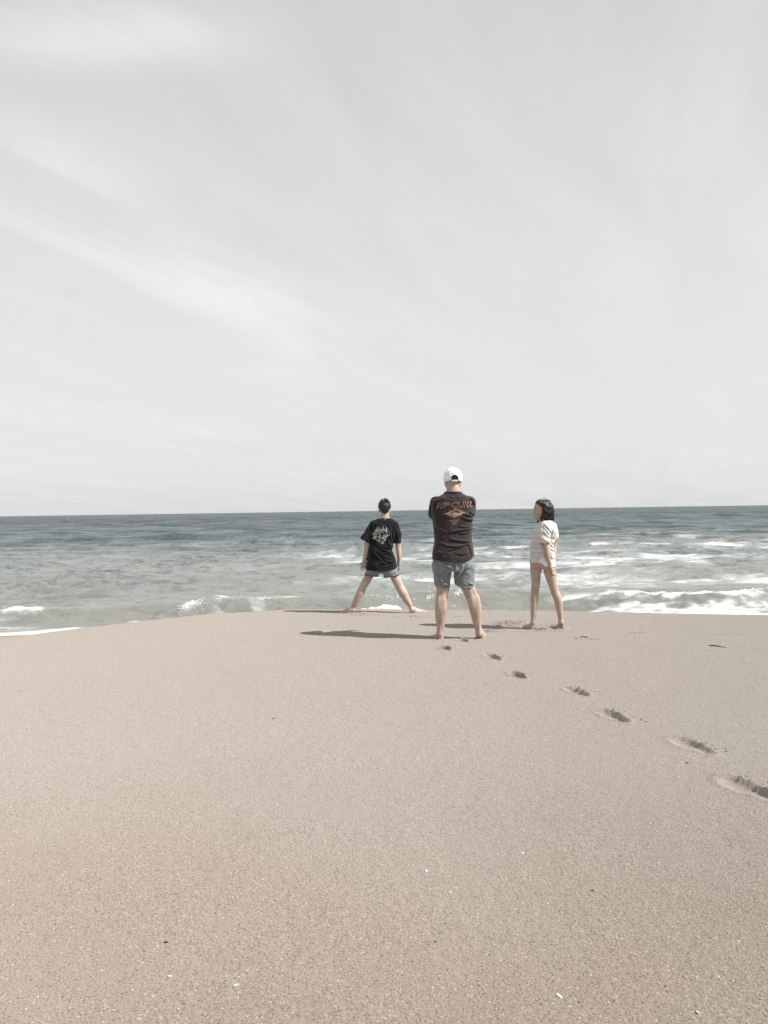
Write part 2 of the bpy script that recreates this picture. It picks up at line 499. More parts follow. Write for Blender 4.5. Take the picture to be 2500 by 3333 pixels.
def sand_prints(x, y, press=None):
    dz = np.zeros_like(x)
    for i, (cx, cy, hx, hy, L, Wd, Dp, rg) in enumerate(PRINTS):
        sel = (np.abs(x - cx) < L * 1.3) & (np.abs(y - cy) < L * 1.3)
        if not sel.any():
            continue
        X, Y = x[sel] - cx, y[sel] - cy
        n1 = fbm(x[sel] * 22, y[sel] * 22, 40 + i, 3)
        n2 = fbm(x[sel] * 55, y[sel] * 55, 90 + i, 2)
        a = X * hx + Y * hy
        b = X * hy - Y * hx
        t = a / (L * .5)
        half = Wd * .5 * (0.86 + 0.20 * np.sin(1.9 * t + .5) + .0 * t)
        e = np.sqrt(np.abs(t) ** 2.6 + np.abs(b / half) ** 2.2) + 0.12 * rg * n1
        soft = np.clip(.5 - b / half * .5, 0, 1)
        bowl = -Dp * (1 - sstep(e, 0.62 - .50 * soft, 1.04 + .22 * soft)) * (0.85 + 0.22 * t + 0.15 * rg * n1)
        rim = 0.30 * Dp * np.exp(-((e - 1.28) / .24) ** 2) * (0.55 + 0.5 * sstep(b, -.02, .05) + .5 * n1)
        clod = 0.010 * rg * np.clip(n2 + .1, 0, 1) * np.exp(-((e - 1.15) / .40) ** 2) * (0.4 + sstep(b, -.01, .06))
        dz[sel] += bowl + rim + clod
        if press is not None:
            press[sel] = np.maximum(press[sel], 1 - sstep(e, .7, 1.2))
    return dz


def sand_z(x, y):
    x = np.atleast_1d(np.asarray(x, float)); y = np.atleast_1d(np.asarray(y, float))
    return sand_base(x, y) + sand_prints(x, y)


gx = np.concatenate([growing(-1.0, -70, .03, 1.028)[::-1], spaced([(-1.0, 2.35, .0115)]), growing(2.35, 70, .03, 1.028)])
gy = np.concatenate([growing(1.6, -30, .03, 1.06)[::-1], spaced([(1.6, 3.2, .018), (3.2, 10.6, .0115), (10.6, 11.4, .02), (11.4, 12.2, .05)]), growing(12.2, 40, .08, 1.09)])
X, Y = np.meshgrid(gx, gy)
Z = sand_base(X, Y)
inn = (X > -1.2) & (X < 3.8) & (Y > 3) & (Y < 11)
PR = np.zeros_like(Z)
pr_ = np.zeros(int(inn.sum()))
Z[inn] += sand_prints(X[inn], Y[inn], pr_)
PR[inn] = pr_
Z += 0.0012 * vnoise(X * 38, Y * 38, 5) * sstep(20 - np.abs(X), 0, 15)
me = mesh_np('beach_sand', np.stack([X, Y, Z], -1).reshape(-1, 3), grid_faces(len(gx), len(gy)))
fattr(me, 'pressed', PR)
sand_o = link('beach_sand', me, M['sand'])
tag(sand_o, 'pale brown dry sand with a line of footprints leading to the water', None, None, 'structure')

# ------------------------------------------------------------------ the sea
sy = np.concatenate([spaced([(10.2, 11.0, .08), (11.0, 17.2, .032)]), growing(17.2, 14000, .034, 1.0125)])
su = np.concatenate([growing(-.62, -2.6, .004, 1.09)[::-1], spaced([(-.62, .62, .0025)]), growing(.62, 2.6, .004, 1.09)])
U, Y = np.meshgrid(su, sy)
X = U * (Y + 4.0)
rowstep = np.gradient(sy)[:, None]
colstep = 0.0025 * (Y + 4.0)
Z = np.zeros_like(X)
wr = np.random.default_rng(5)
for i in range(64):
    lam = 0.45 * (40.0 / 0.45) ** (i / 63.0) * (1 + .1 * wr.standard_normal())
    th = wr.normal(0, .38) + .10
    kx, ky = math.sin(th) * 2 * math.pi / lam, -math.cos(th) * 2 * math.pi / lam
    amp = 0.0066 * lam ** .80 * (0.6 + .8 * wr.random())
    amp = min(amp, amp * (4.5 / lam) ** 1.15)
    amp = amp * (1 + 1.0 * sstep(Y, 24, 70) * (1 if lam > 1.2 else .6))
    ph = wr.random() * 6.28
    fade = np.clip(1.6 - 4.5 * np.maximum(rowstep, colstep) / lam, 0, 1)
    if lam > 6:
        fade = fade * sstep(Y, 18, 70)
    mod = 1.0 + 0.8 * vnoise(X / (lam * 5), Y / (lam * 3), 200 + i)
    if fade.max() <= 0:
        continue
    th_ = kx * X + ky * Y + ph + .5 * vnoise(X / (lam * 2), Y / (lam * 2), 400 + i)
    s = 1.0 - 2.0 * np.abs(np.sin(th_ * .5)) ** 1.15
    Z += amp * fade * mod * s * (1 + .9 * sstep(Y, 15, 22) * (1 - sstep(Y, 34, 60)) * (lam < 3.5))
calm = sstep(Y, 11, 22) * .75 + .25
Z *= calm
# low swells rolling in
for yc, hgt, wf, wb, x0, x1, sd in ((66, .58, 2.4, 7.0, -80, 6, 1), (96, .30, 3.5, 9.0, -30, 90, 2), (41, .26, 1.8, 4.5, -4, 60, 3), (27, .20, 1.2, 3.5, -1, 20, 6), (23.5, .10, .9, 2.5, -14, 2, 7), (150, .32, 6, 14, -200, 200, 4), (230, .34, 8, 20, -300, 300, 5)):
    line = yc + 0.035 * yc * fbm(X / (yc * .35), X * 0 + sd, 300 + sd, 3)
    t = Y - line
    prof = np.where(t < 0, np.exp(-(t / wf) ** 2), np.exp(-(t / wb) ** 2))
    env = sstep(X, x0 - .2 * yc, x0 + .1 * yc) * (1 - sstep(X, x1 - .1 * yc, x1 + .2 * yc)) * (0.75 + .5 * fbm(X / (yc * .25), X * 0, 320 + sd, 2))
    Z += hgt * prof * env

# the small shore break in front of the sand
wy = curve(X, [(-12, 13.6), (-7, 13.95), (-5.4, 14.15), (-3.5, 14.35), (-.7, 14.45), (1, 14.8), (2.5, 15.1), (4, 15.0), (6, 14.6), (12, 14.0)]) + .10 * vnoise(X * .8, X * 0, 71)
wh = curve(X, [(-12, .22), (-6.6, .20), (-5.5, .27), (-4.4, .26), (-3.3, .37), (-2.2, .40), (-.6, .40), (1.0, .43), (2.6, .40), (3.8, .30), (5, .27), (12, .25)]) * (1 + .10 * vnoise(X * 1.1, X * 0, 72))
t = Y - wy
front = np.where(t < 0, 1 - sstep(-t, .0, .95), np.exp(-(t / 1.7) ** 2))
Z += wh * front
Z += .07 * sstep(t, -2.8, -.6) * (1 - sstep(t, -.6, .4))
lipn = fbm(X * 4.5, Y * 4.5, 77, 3)
foam = np.zeros_like(X)
silt = sstep(26 - Y, 0, 10) * .30 + .55 * np.exp(-((t + .35) / .65) ** 2)
N1 = fbm(X * .33, Y * .62, 81, 3)
N2 = fbm(X * 1.2, Y * 2.2, 82, 3)
N3 = fbm(X * .16, Y * .34, 83, 3)
# drifting sheets of foam behind the break
uu = X / Y
left_edge = sstep(uu + .10 * N1, -.20, .02)
band = sstep(Y, 16.5, 20) * (1 - sstep(Y, 36, 46 + 4 * N1))
foam = np.maximum(foam, band * left_edge * np.clip(.20 + .22 * N3 + .24 * N2 + .24 * N1, 0, .55))
foam = np.maximum(foam, .34 * sstep(N1 + .5 * N2, .06, .7) * sstep(Y, 17, 26) * (1 - sstep(Y, 60, 90)) * (.35 + .65 * left_edge))
# crests of foam riding the inner swells
for yc, sd, w_, x0, x1 in ((40, 3, 1.1, 0, 60), (27, 6, .8, 0, 20), (33, 8, .8, 3, 40)):
    line = yc + 0.035 * yc * fbm(X / (yc * .35), X * 0 + sd, 300 + sd, 3)
    foam = np.maximum(foam, (.40 + .42 * N2) * np.exp(-((Y - line + .3) / w_) ** 2) * sstep(X, x0 - 3, x0 + 4) * sstep(N1, -.35, .25))
# broken bore on the right
edge = 4.55 + .50 * (Y - 13.4) * 0 + .30 * N1 - 1.0 * sstep(14.4 - Y, 0, 1.6) * 0
tip = curve(Y, [(11, 6.0), (12.6, 5.1), (13.4, 4.3), (14.2, 3.75), (14.9, 3.95), (15.6, 4.6), (16.4, 5.8), (17.5, 9)])
bore = sstep(X - tip + .25 * N2, -.25, .55) * sstep(17.2 - Y + .6 * N1, 0, .8)
hole = sstep(fbm(X * .9, Y * 1.6, 87, 3), .22, .42)
foam = np.maximum(foam, bore * np.clip(.53 + .42 * N2 + .38 * lipn + .12 * sstep(13.9 - Y, 0, .8) - .50 * hole, .1, .88))
Z += bore * (.11 * np.abs(fbm(X * 1.3, Y * 2.0, 85, 4)) + .022 * fbm(X * 6.5, Y * 7.5, 86, 3)) * sstep(Y, 12.3, 13.4)
Z += bore * .07 * sstep(X, 5, 7) * np.exp(-((Y - 14.6) / .7) ** 2)
# streaks running off the tip of the bore
foam = np.maximum(foam, .72 * sstep(X, 2.6, 4.0) * (1 - sstep(X, 4.2, 5.2)) * sstep(fbm(X * .8 + Y * 1.0, Y * 5.0 - X * 1.4, 88, 2), .02, .40) * sstep(15.3 - Y, 0, .8))
# thin lip along the shore break, tumbling where it starts to curl
lip = np.exp(-((t + .04) / .11) ** 2)
foam = np.maximum(foam, lip * np.clip(.24 + .6 * lipn, 0, .52) * sstep(X, -4.3, -3.3) * (1 - sstep(X, -1.9, -1.0)))
curl = np.exp(-((X - (-3.75 + .55 * (Y - 13.85) * 1.9)) / .20) ** 2) * sstep(Y, 13.05, 13.4) * (1 - sstep(Y, 14.35, 14.5))
foam = np.maximum(foam, curl * np.clip(.26 + .5 * lipn, 0, .55))
Z += curl * (.05 + .06 * lipn)
face = (t > -1.0) & (t < .05)
veins = np.where(face, sstep(fbm(X * 2.6 + Y * 1.5, Y * 1.2 - X * .8, 91, 3), .18, .5) * .30, 0) * sstep(X, -3.6, -2.9) * (1 - sstep(X, -1.4, -.6))
foam = np.maximum(foam, veins)
# left: a small splash and the white edge of the swash on the sand
spl = np.exp(-((X + 6.55) / .55) ** 2 - ((Y - 14.0) / .35) ** 2)
foam = np.maximum(foam, spl * np.clip(.44 + 1.0 * lipn, 0, .8))
Z += spl * .10 * np.clip(lipn + .3, 0, 1)
zs = np.full_like(X, -3.0)
nearm = Y < 30
zs[nearm] = sand_base(X[nearm], Y[nearm])
# the surge of foam by the boy
sg = np.exp(-((np.abs(X + .20 + .12 * N2) / .66) ** 3.2) - ((Y - 11.85) / .45) ** 2) * (1 + .25 * lipn)
Z += .47 * sg ** .7 * (1 + .13 * fbm(X * 3.2, Y * 3.0, 98, 3))
foam = np.maximum(foam, np.clip(.66 + .62 * lipn + .25 * fbm(X * 11, Y * 9, 97, 3), 0, 1) * sstep(sg, .12, .42))
Z += .05 * sg * fbm(X * 7, Y * 7, 95, 3)
depth = Z + SEA - zs
Z = np.where(nearm, Z * sstep(depth + .02, -.05, .12) + (1 - sstep(depth + .02, -.05, .12)) * np.minimum(Z, .02), Z)
depth = Z + SEA - zs
swash = (1 - sstep(depth, .015, .095 + .05 * N2)) * sstep(-X, 3.9, 5.4) * (X > -20)
foam = np.maximum(foam, swash * (.92 + .2 * N2))
foam = np.maximum(foam, .50 * sstep(-X, 5.2, 6.8) * sstep(13.75 - Y, 0, .5) * sstep(fbm(X * 1.0, Y * 5.5, 96, 2), .0, .45))
silt = np.maximum(silt, .8 * sstep(.5 - depth, 0, .45))
me = mesh_np('sea', np.stack([X, Y, Z + SEA], -1).reshape(-1, 3), grid_faces(len(su), len(sy)))
fattr(me, 'foam', np.clip(foam, 0, 1.1))
fattr(me, 'silt', np.clip(silt, 0, 1))
sea_o = link('sea', me, M['sea'])
tag(sea_o, 'grey green sea with foam sheets and a small shore break', None, None, 'structure')


# ------------------------------------------------------------------ implicit modelling
def smin(a, b, k):
    if k <= 0:
        return np.minimum(a, b)
    h = np.maximum(k - np.abs(a - b), 0) / k
    return np.minimum(a, b) - h * h * k * .25


class Field:
    def __init__(self, lo, hi, h):
        self.lo = np.array(lo, float); self.h = h
        self.n = np.ceil((np.array(hi) - self.lo) / h).astype(int) + 1
        self.d = np.full(self.n, 9.0, np.float32)
        self.ax = [(self.lo[i] + h * np.arange(self.n[i])).astype(np.float32) for i in range(3)]

    def box(self, lo, hi):
        sl = []
        for i in range(3):
            a = int(np.clip(math.floor((lo[i] - self.lo[i]) / self.h), 0, self.n[i] - 1))
            b = int(np.clip(math.ceil((hi[i] - self.lo[i]) / self.h) + 1, a + 1, self.n[i]))
            sl.append(slice(a, b))
        return tuple(sl)

    def pts(self, sl):
        return (self.ax[0][sl[0]][:, None, None], self.ax[1][sl[1]][None, :, None], self.ax[2][sl[2]][None, None, :])

    def put(self, sl, v, k, op):
        if op == 'add':
            self.d[sl] = smin(self.d[sl], v, k)
        elif op == 'cut':
            self.d[sl] = -smin(-self.d[sl], v, k)

    def cone(self, a, b, r1, r2, k=.01, op='add'):
        a = np.array(a, float); b = np.array(b, float)
        m = max(r1, r2) + k + 3 * self.h
        sl = self.box(np.minimum(a, b) - m, np.maximum(a, b) + m)
        x, y, z = self.pts(sl)
        ba = b - a; L2 = max(float(ba @ ba), 1e-9)
        t = np.clip(((x - a[0]) * ba[0] + (y - a[1]) * ba[1] + (z - a[2]) * ba[2]) / L2, 0, 1)
        v = np.sqrt((x - a[0] - t * ba[0]) ** 2 + (y - a[1] - t * ba[1]) ** 2 + (z - a[2] - t * ba[2]) ** 2) - (r1 + (r2 - r1) * t)
        self.put(sl, v.astype(np.float32), k, op)

    def chain(self, pr, k=.012):
        P_ = np.array([p for p, _ in pr], float)
        if len(pr) >= 4:
            u_ = np.concatenate([[0], np.cumsum(np.linalg.norm(np.diff(P_, axis=0), axis=1))])
            R_ = np.array([r for _, r in pr], float)
            uq = np.linspace(0, u_[-1], 5 * len(pr))
            P2 = np.stack([smooth_interp(uq, u_, P_[:, i]) for i in range(3)], -1)
            R2 = smooth_interp(uq, u_, R_)
            for _ in range(2):
                P2[1:-1] = .25 * P2[:-2] + .5 * P2[1:-1] + .25 * P2[2:]
                R2[1:-1] = .25 * R2[:-2] + .5 * R2[1:-1] + .25 * R2[2:]
            pr = list(zip(P2, R2)); P_ = P2
        m = max(r for _, r in pr) + k + 3 * self.h
        sl = self.box(P_.min(0) - m, P_.max(0) + m)
        x, y, z = self.pts(sl)
        best = None
        for (a, r1), (b, r2) in zip(pr[:-1], pr[1:]):
            ba = b - a; L2 = max(float(ba @ ba), 1e-9)
            t = np.clip(((x - a[0]) * ba[0] + (y - a[1]) * ba[1] + (z - a[2]) * ba[2]) / L2, 0, 1)
            v = (np.sqrt((x - a[0] - t * ba[0]) ** 2 + (y - a[1] - t * ba[1]) ** 2 + (z - a[2] - t * ba[2]) ** 2) - (r1 + (r2 - r1) * t)).astype(np.float32)
            best = v if best is None else np.minimum(best, v)
        self.put(sl, best, k, 'add')

    def ell(self, c, rad, fr=None, k=.012, op='add'):
        """ellipsoid, fr = rows of an orthonormal frame the radii belong to"""
        c = np.array(c, float); rad = np.array(rad, float)
        fr = np.eye(3) if fr is None else np.array(fr, float)
        m = max(rad) + k + 3 * self.h
        sl = self.box(c - m, c + m)
        x, y, z = self.pts(sl)
        x, y, z = x - c[0], y - c[1], z - c[2]
        k0 = 0.0; k1 = 0.0
        for i in range(3):
            u = x * fr[i][0] + y * fr[i][1] + z * fr[i][2]
            k0 = k0 + (u / rad[i]) ** 2
            k1 = k1 + (u / rad[i] ** 2) ** 2
        k0 = np.sqrt(k0); k1 = np.sqrt(k1) + 1e-9
        self.put(sl, (k0 * (k0 - 1) / k1).astype(np.float32), k, op)

    def loft(self, rows, k=.012, n=2.3, op='add', grow=0.0, capround=.0):
        """stack of oval sections; rows = (z, cx, cy, rx, ry)"""
        rows = sorted(rows)
        A = np.array(rows, float)
        zt, zb = A[-1, 0], A[0, 0]
        m = A[:, 3:].max() + grow + k + 3 * self.h
        sl = self.box([A[:, 1].min() - m, A[:, 2].min() - m, zb - k - 3 * self.h], [A[:, 1].max() + m, A[:, 2].max() + m, zt + k + 3 * self.h])
        x, y, z = self.pts(sl)
        zz = z[0, 0]
        zq = np.clip(zz, zb, zt)
        cx, cy, rx, ry = (smooth_interp(zq, A[:, 0], A[:, i])[None, None, :] for i in (1, 2, 3, 4))
        rx = rx + grow; ry = ry + grow
        e = (np.abs((x - cx) / rx) ** n + np.abs((y - cy) / ry) ** n) ** (1 / n)
        v = (e - 1) * (np.minimum(rx, ry) * .5 + rx * ry / (rx + ry) * .5 * 1.0) 
        cap = np.maximum(z - zt, zb - z)
        v = np.maximum(v, cap) if capround <= 0 else -smin(-v, -cap, capround)
        self.put(sl, v.astype(np.float32), k, op)

    def mesh(self, name, origin, relax=1):
        d = self.d
        nx, ny, nz = d.shape
        s = d < 0
        c = [s[i:nx - 1 + i, j:ny - 1 + j, l:nz - 1 + l] for i in (0, 1) for j in (0, 1) for l in (0, 1)]
        any_ = c[0].copy(); all_ = c[0].copy()
        for q in c[1:]:
            any_ |= q; all_ &= q
        I, J, K = np.nonzero(any_ & ~all_)
        offs = [(i, j, l) for i in (0, 1) for j in (0, 1) for l in (0, 1)]
        V = np.stack([d[I + i, J + j, K + l] for i, j, l in offs], -1).astype(np.float64)
        P = np.zeros((len(I), 3)); cnt = np.zeros(len(I))
        for a in range(8):
            for b in range(a + 1, 8):
                oa, ob = np.array(offs[a]), np.array(offs[b])
                if np.abs(oa - ob).sum() != 1:
                    continue
                va, vb = V[:, a], V[:, b]
                cr_ = (va < 0) != (vb < 0)
                tt = np.where(cr_, va / np.where(cr_, va - vb, 1), 0)
                P += np.where(cr_[:, None], oa + tt[:, None] * (ob - oa), 0)
                cnt += cr_
        P = P / cnt[:, None] + np.stack([I, J, K], -1)
        idx = np.full((nx - 1, ny - 1, nz - 1), -1, np.int32)
        idx[I, J, K] = np.arange(len(I))
        quads = []
        for ax in range(3):
            o1, o2 = [(1, 2), (2, 0), (0, 1)][ax]
            sa = [slice(1, -1)] * 3; sb = [slice(1, -1)] * 3
            sa[ax] = slice(0, -1); sb[ax] = slice(1, None)
            A_, B_ = s[tuple(sa)], s[tuple(sb)]
            for flip, msk in ((False, A_ & ~B_), (True, ~A_ & B_)):
                e = np.stack(np.nonzero(msk), -1)
                if not len(e):
                    continue
                e[:, o1] += 1; e[:, o2] += 1
                q = []
                for da, db in ((-1, -1), (0, -1), (0, 0), (-1, 0)):
                    f = e.copy(); f[:, o1] += da; f[:, o2] += db
                    q.append(idx[f[:, 0], f[:, 1], f[:, 2]])
                q = np.stack(q, -1)
                quads.append(q[:, ::-1] if flip else q)
        quads = np.concatenate(quads)
        quads = quads[(quads >= 0).all(1)]
        # a little relaxation takes the voxel stepping out
        for _ in range(relax):
            acc = np.zeros_like(P); ct = np.zeros(len(P))
            for a in range(4):
                b = (a + 1) % 4
                for u, v in ((a, b), (b, a)):
                    for i in range(3):
                        acc[:, i] += np.bincount(quads[:, u], P[quads[:, v], i], len(P))
                    ct += np.bincount(quads[:, u], minlength=len(P))
            P = P * .5 + .5 * acc / np.maximum(ct, 1)[:, None]
        W = self.lo + P * self.h - np.array(origin)
        return mesh_np(name, W, quads)


def smooth_interp(x, xs, ys):
    """monotone-ish cubic through the rows"""
    xs = np.asarray(xs, float); ys = np.asarray(ys, float)
    if len(xs) < 3:
        return np.interp(x, xs, ys)
    h = np.diff(xs); dl = np.diff(ys) / h
    m = np.zeros_like(ys)
    m[1:-1] = np.where(dl[:-1] * dl[1:] > 0, 2 * dl[:-1] * dl[1:] / (dl[:-1] + dl[1:] + 1e-12), 0)
    m[0], m[-1] = dl[0], dl[-1]
    i = np.clip(np.searchsorted(xs, x) - 1, 0, len(xs) - 2)
    t = (x - xs[i]) / h[i]
    return ys[i] * (1 + 2 * t) * (1 - t) ** 2 + m[i] * h[i] * t * (1 - t) ** 2 + ys[i + 1] * t * t * (3 - 2 * t) + m[i + 1] * h[i] * t * t * (t - 1)


def rows_px(D, rows, squeeze=0.0):
    """(py, left px, right px, depth offset, half depth) -> loft rows"""
    o = []
    for py, l, r, dy, ry in rows:
        c = at((l + r) / 2, py, D)
        o.append((c[2], c[0], D + dy, (r - l) / 2 / F * D - squeeze, ry - squeeze))
    return o


def limb_px(D, rows, squeeze=0.0):
    """(py, left px, right px, depth offset) -> chain of (point, radius)"""
    o = []
    for py, l, r, dy in rows:
        o.append((at((l + r) / 2, py, D + dy), (r - l) / 2 / F * D - squeeze))
    return o


def unit(v):
    v = np.array(v, float)
    return v / np.linalg.norm(v)


def folds(fl, D, lines, rough=.0030):
    """height map of cloth folds on the side that faces the camera; lines = (points px, amplitude, width)"""
    x = fl.ax[0][:, None].astype(float); z = fl.ax[2][None, :].astype(float)
    H = np.zeros((fl.n[0], fl.n[2]))
    for pts, amp, wd in lines:
        P = [at(a, b, D)[[0, 2]] for a, b in pts]
        tot = sum(np.linalg.norm(q - p) for p, q in zip(P[:-1], P[1:]))
        best = np.full(H.shape, 9.0); sgn = np.zeros(H.shape); along = np.zeros(H.shape)
        run = 0.0
        for p, q in zip(P[:-1], P[1:]):
            e = q - p; L = np.linalg.norm(e)
            t = np.clip(((x - p[0]) * e[0] + (z - p[1]) * e[1]) / L ** 2, 0, 1)
            dx, dz = x - p[0] - t * e[0], z - p[1] - t * e[1]
            dist = np.hypot(dx, dz)
            side = (e[0] * dz - e[1] * dx) / L
            s_ = dist < best
            best = np.where(s_, dist, best); sgn = np.where(s_, np.sign(side) * dist, sgn)
            along = np.where(s_, (run + t * L) / tot, along)
            run += L
        taper = np.sin(np.pi * np.clip(along * .8 + .14, 0, 1)) ** .7
        ridge = np.exp(-(best / wd) ** 2) - .75 * np.exp(-((sgn + 1.7 * wd) / (wd * 1.1)) ** 2) * (best < 4 * wd)
        H += amp * taper * ridge
    H += rough * fbm(x * 16 + z * 0, z * 22 + x * 7, int(D * 100) % 97, 3)
    return H


def apply_folds(fl, H, ymid):
    y = fl.ax[1]
    w = sstep(-(y - ymid), -.05, .03)[None, :, None]
    fl.d -= (H[:, None, :] * w).astype(np.float32)


def foot(fl, heel, dirn, L=.25, k=.012, sink=.0):
    """heel = point on the ground under the heel, dirn = horizontal pointing direction"""
    f = unit([dirn[0], dirn[1], 0]); r = np.array([f[1], -f[0], 0]); u = np.array([0, 0, 1.0])
    s = L / .25
    h = np.array(heel, float) - u * sink
    fl.ell(h + f * .030 * s + u * .026 * s, (.029 * s, .036 * s, .029 * s), (r, f, u), k)
    fl.cone(h + f * .045 * s + u * .058 * s, h + f * .15 * s + u * .028 * s, .027 * s, .021 * s, .03 * s)
    for sx in (-1, 1):
        fl.cone(h + f * .05 * s + r * sx * .012 * s + u * .022 * s, h + f * .175 * s + r * sx * .026 * s + u * .018 * s, .024 * s, .019 * s, .02 * s)
    for i in range(5):
        q = (i - 2) * .0185 * s
        b = h + f * (.185 - .006 * abs(i - 1.5)) * s + r * q + u * .016 * s
        ln = (.040, .036, .034, .03, .026)[i] * s
        rr = (.0145, .0118, .0112, .0108, .0100)[i] * s
        if dirn[0] > 0:
            q = -q; b = h + f * (.185 - .006 * abs(i - 1.5)) * s + r * q + u * .014 * s
        fl.cone(b, b + f * ln - u * .002, rr, rr * .9, .008 * s)


def hand(fl, wrist, d, n, t, s=1.0, curl=.35, spread=.10, k=.006):
    """palm, four unequal bent fingers and a thumb; d along the hand, n palm normal (the way it curls), t thumb side"""
    d, n = unit(d), unit(n)
    t = unit(np.array(t) - d * (np.array(t) @ d)); n = unit(n - d * (n @ d) - t * (n @ t))
    w = np.array(wrist, float)
    lens = (.070, .080, .074, .058)
    for i in range(4):
        o = (1.5 - i) * .0195 * s
        kn = w + d * (.088 - .004 * abs(i - 1.3)) * s + t * o
        fl.cone(w + t * o * .55, kn, .0155 * s, .0120 * s, .014 * s)
        ang = curl * .6; p = kn
        fd = unit(d + t * (1.5 - i) * spread)
        for j, fr in enumerate((.46, .30, .24)):
            dr = unit(fd * math.cos(ang) + n * math.sin(ang))
            q = p + dr * lens[i] * fr * s
            fl.cone(p, q, (.0095 - .0011 * j) * s, (.0086 - .0011 * j) * s, k)
            p = q; ang += curl
    b = w + d * .022 * s + t * .020 * s + n * .006 * s
    m1 = b + unit(d * .75 + t * .75 + n * .25) * .042 * s
    m2 = m1 + unit(d * .95 + t * .35 + n * .35) * .032 * s
    fl.cone(b, m1, .0150 * s, .0110 * s, .012 * s)
    fl.cone(m1, m2, .0105 * s, .0085 * s, k)


def head(fl, c, f, s=1.0, tilt=0.0, child=False, ears=True, ear_z=-.018):
    """skull, face, ears; returns the frame (right, forward, up)"""
    f = unit([f[0], f[1], tilt]); r = unit(np.cross(f, [0, 0, 1])); u = np.cross(r, f)
    fr = (r, f, u)
    c = np.array(c, float)

    def P(a, b, e):
        return c + (r * a + f * b + u * e) * s
    k = .02 * s
    fl.ell(P(0, -.012, .022), (.076 * s, .096 * s, .084 * s), fr, k)
    fl.ell(P(0, .030, -.030), (.062 * s, .062 * s, .080 * s), fr, k)
    fl.ell(P(0, .040, -.078), (.047 * s, .046 * s, .034 * s), fr, k)
    fl.ell(P(0, .076, -.098), (.022 * s, .016 * s, .016 * s), fr, .018 * s)
    if child:
        fl.ell(P(0, .050, .030), (.056 * s, .046 * s, .050 * s), fr, .02 * s)
    else:
        fl.ell(P(0, .078, .018), (.052 * s, .018 * s, .016 * s), fr, .016 * s)        # brow
    for sx in (-1, 1):
        fl.ell(P(sx * .036, .070, -.035), (.022 * s, .020 * s, .020 * s), fr, .016 * s)   # cheek
        fl.ell(P(sx * .031, .096, -.004), (.016 * s, .012 * s, .011 * s), fr, .008 * s, 'cut')  # socket
        if not ears:
            continue
        fl.ell(P(sx * .076, -.008, ear_z), (.010 * s, .022 * s, .032 * s), (unit(r + f * sx * -.5), unit(f + r * sx * .5), u), .006 * s)   # ear
        fl.ell(P(sx * .084, -.004, ear_z), (.006 * s, .010 * s, .016 * s), fr, .005 * s, 'cut')
    nz = .010 if child else 0.0
    fl.cone(P(0, .090 - nz * .3, .000 if child else .004), P(0, .112 - nz, -.030 if child else -.034), .007 * s, (.0095 if child else .0125) * s, .012 * s)  # nose
    for sx in (-1, 1):
        fl.ell(P(sx * .009, .103 - nz * 1.1, -.036), (.008 * s, .009 * s, .007 * s), fr, .006 * s)
    fl.ell(P(0, .092, -.062), (.022 * s, .010 * s, .0055 * s), fr, .007 * s)
    fl.ell(P(0, .090, -.073), (.019 * s, .010 * s, .0060 * s), fr, .007 * s)
    fl.ell(P(0, .101, -.0675), (.018 * s, .006 * s, .0018 * s), fr, .003 * s, 'cut')
    return P, fr


def face_parts(P, fr, parent, origin, s, hair):
    """eyes with dark irises and eyebrows as children of the person"""
    r, f, u = fr
    for sx in (-1, 1):
        bm = bmesh.new()
        bmesh.ops.create_uvsphere(bm, u_segments=14, v_segments=10, radius=.0100 * s)
        c = P(sx * .031, .0800, -.004) - origin
        for v in bm.verts:
            v.co = Vector(c) + Vector(v.co)
        e_me = bpy.data.meshes.new('eye'); bm.to_mesh(e_me); bm.free()
        for p in e_me.polygons:
            p.use_smooth = True
        eye = link('eye', e_me, M['eye_white'], parent)
        bm = bmesh.new()
        bmesh.ops.create_uvsphere(bm, u_segments=12, v_segments=8, radius=.0082 * s)
        c2 = P(sx * .031, .0822, -.004) - origin
        for v in bm.verts:
            v.co = Vector(c2) + Vector(v.co)
        i_me = bpy.data.meshes.new('iris'); bm.to_mesh(i_me); bm.free()
        link('iris', i_me, M['eye_dark'], eye)
        pts = [P(sx * a, b, e) - origin for a, b, e in ((.012, .0945, .014), (.028, .0925, .019), (.046, .0800, .014))]
        link('eyebrow', tubes('eyebrow', [(pts, [.0022 * s, .0030 * s, .0015 * s])], 6), hair, parent)


def tubes(name, strands, sides=4):
    """many tapering tubes in one mesh; strands = (points, radii)"""
    V, Fc = [], []
    base = 0
    for pts, rad in strands:
        pts = [np.array(p, float) for p in pts]
        n = len(pts)
        prev = None
        for i, p in enumerate(pts):
            tdir = unit(pts[min(i + 1, n - 1)] - pts[max(i - 1, 0)] + 1e-9)
            ref = np.array([0, 0, 1.0]) if abs(tdir[2]) < .9 else np.array([1.0, 0, 0])
            if prev is None:
                a = unit(np.cross(tdir, ref))
            else:
                a = unit(prev - tdir * (prev @ tdir) + 1e-9)
            prev = a
            b = np.cross(tdir, a)
            for j in range(sides):
                th = 2 * math.pi * j / sides
                V.append(p + (a * math.cos(th) + b * math.sin(th)) * rad[i])
        for i in range(n - 1):
            for j in range(sides):
                k = (j + 1) % sides
                Fc.append((base + i * sides + j, base + i * sides + k, base + (i + 1) * sides + k, base + (i + 1) * sides + j))
        base += n * sides
    return mesh_np(name, V, Fc)


def person(label, foot_pt):
    o = bpy.data.objects.new('person', None)
    C.objects.link(o)
    o.location = foot_pt
    o.empty_display_size = .3
    return tag(o, label, 'person')


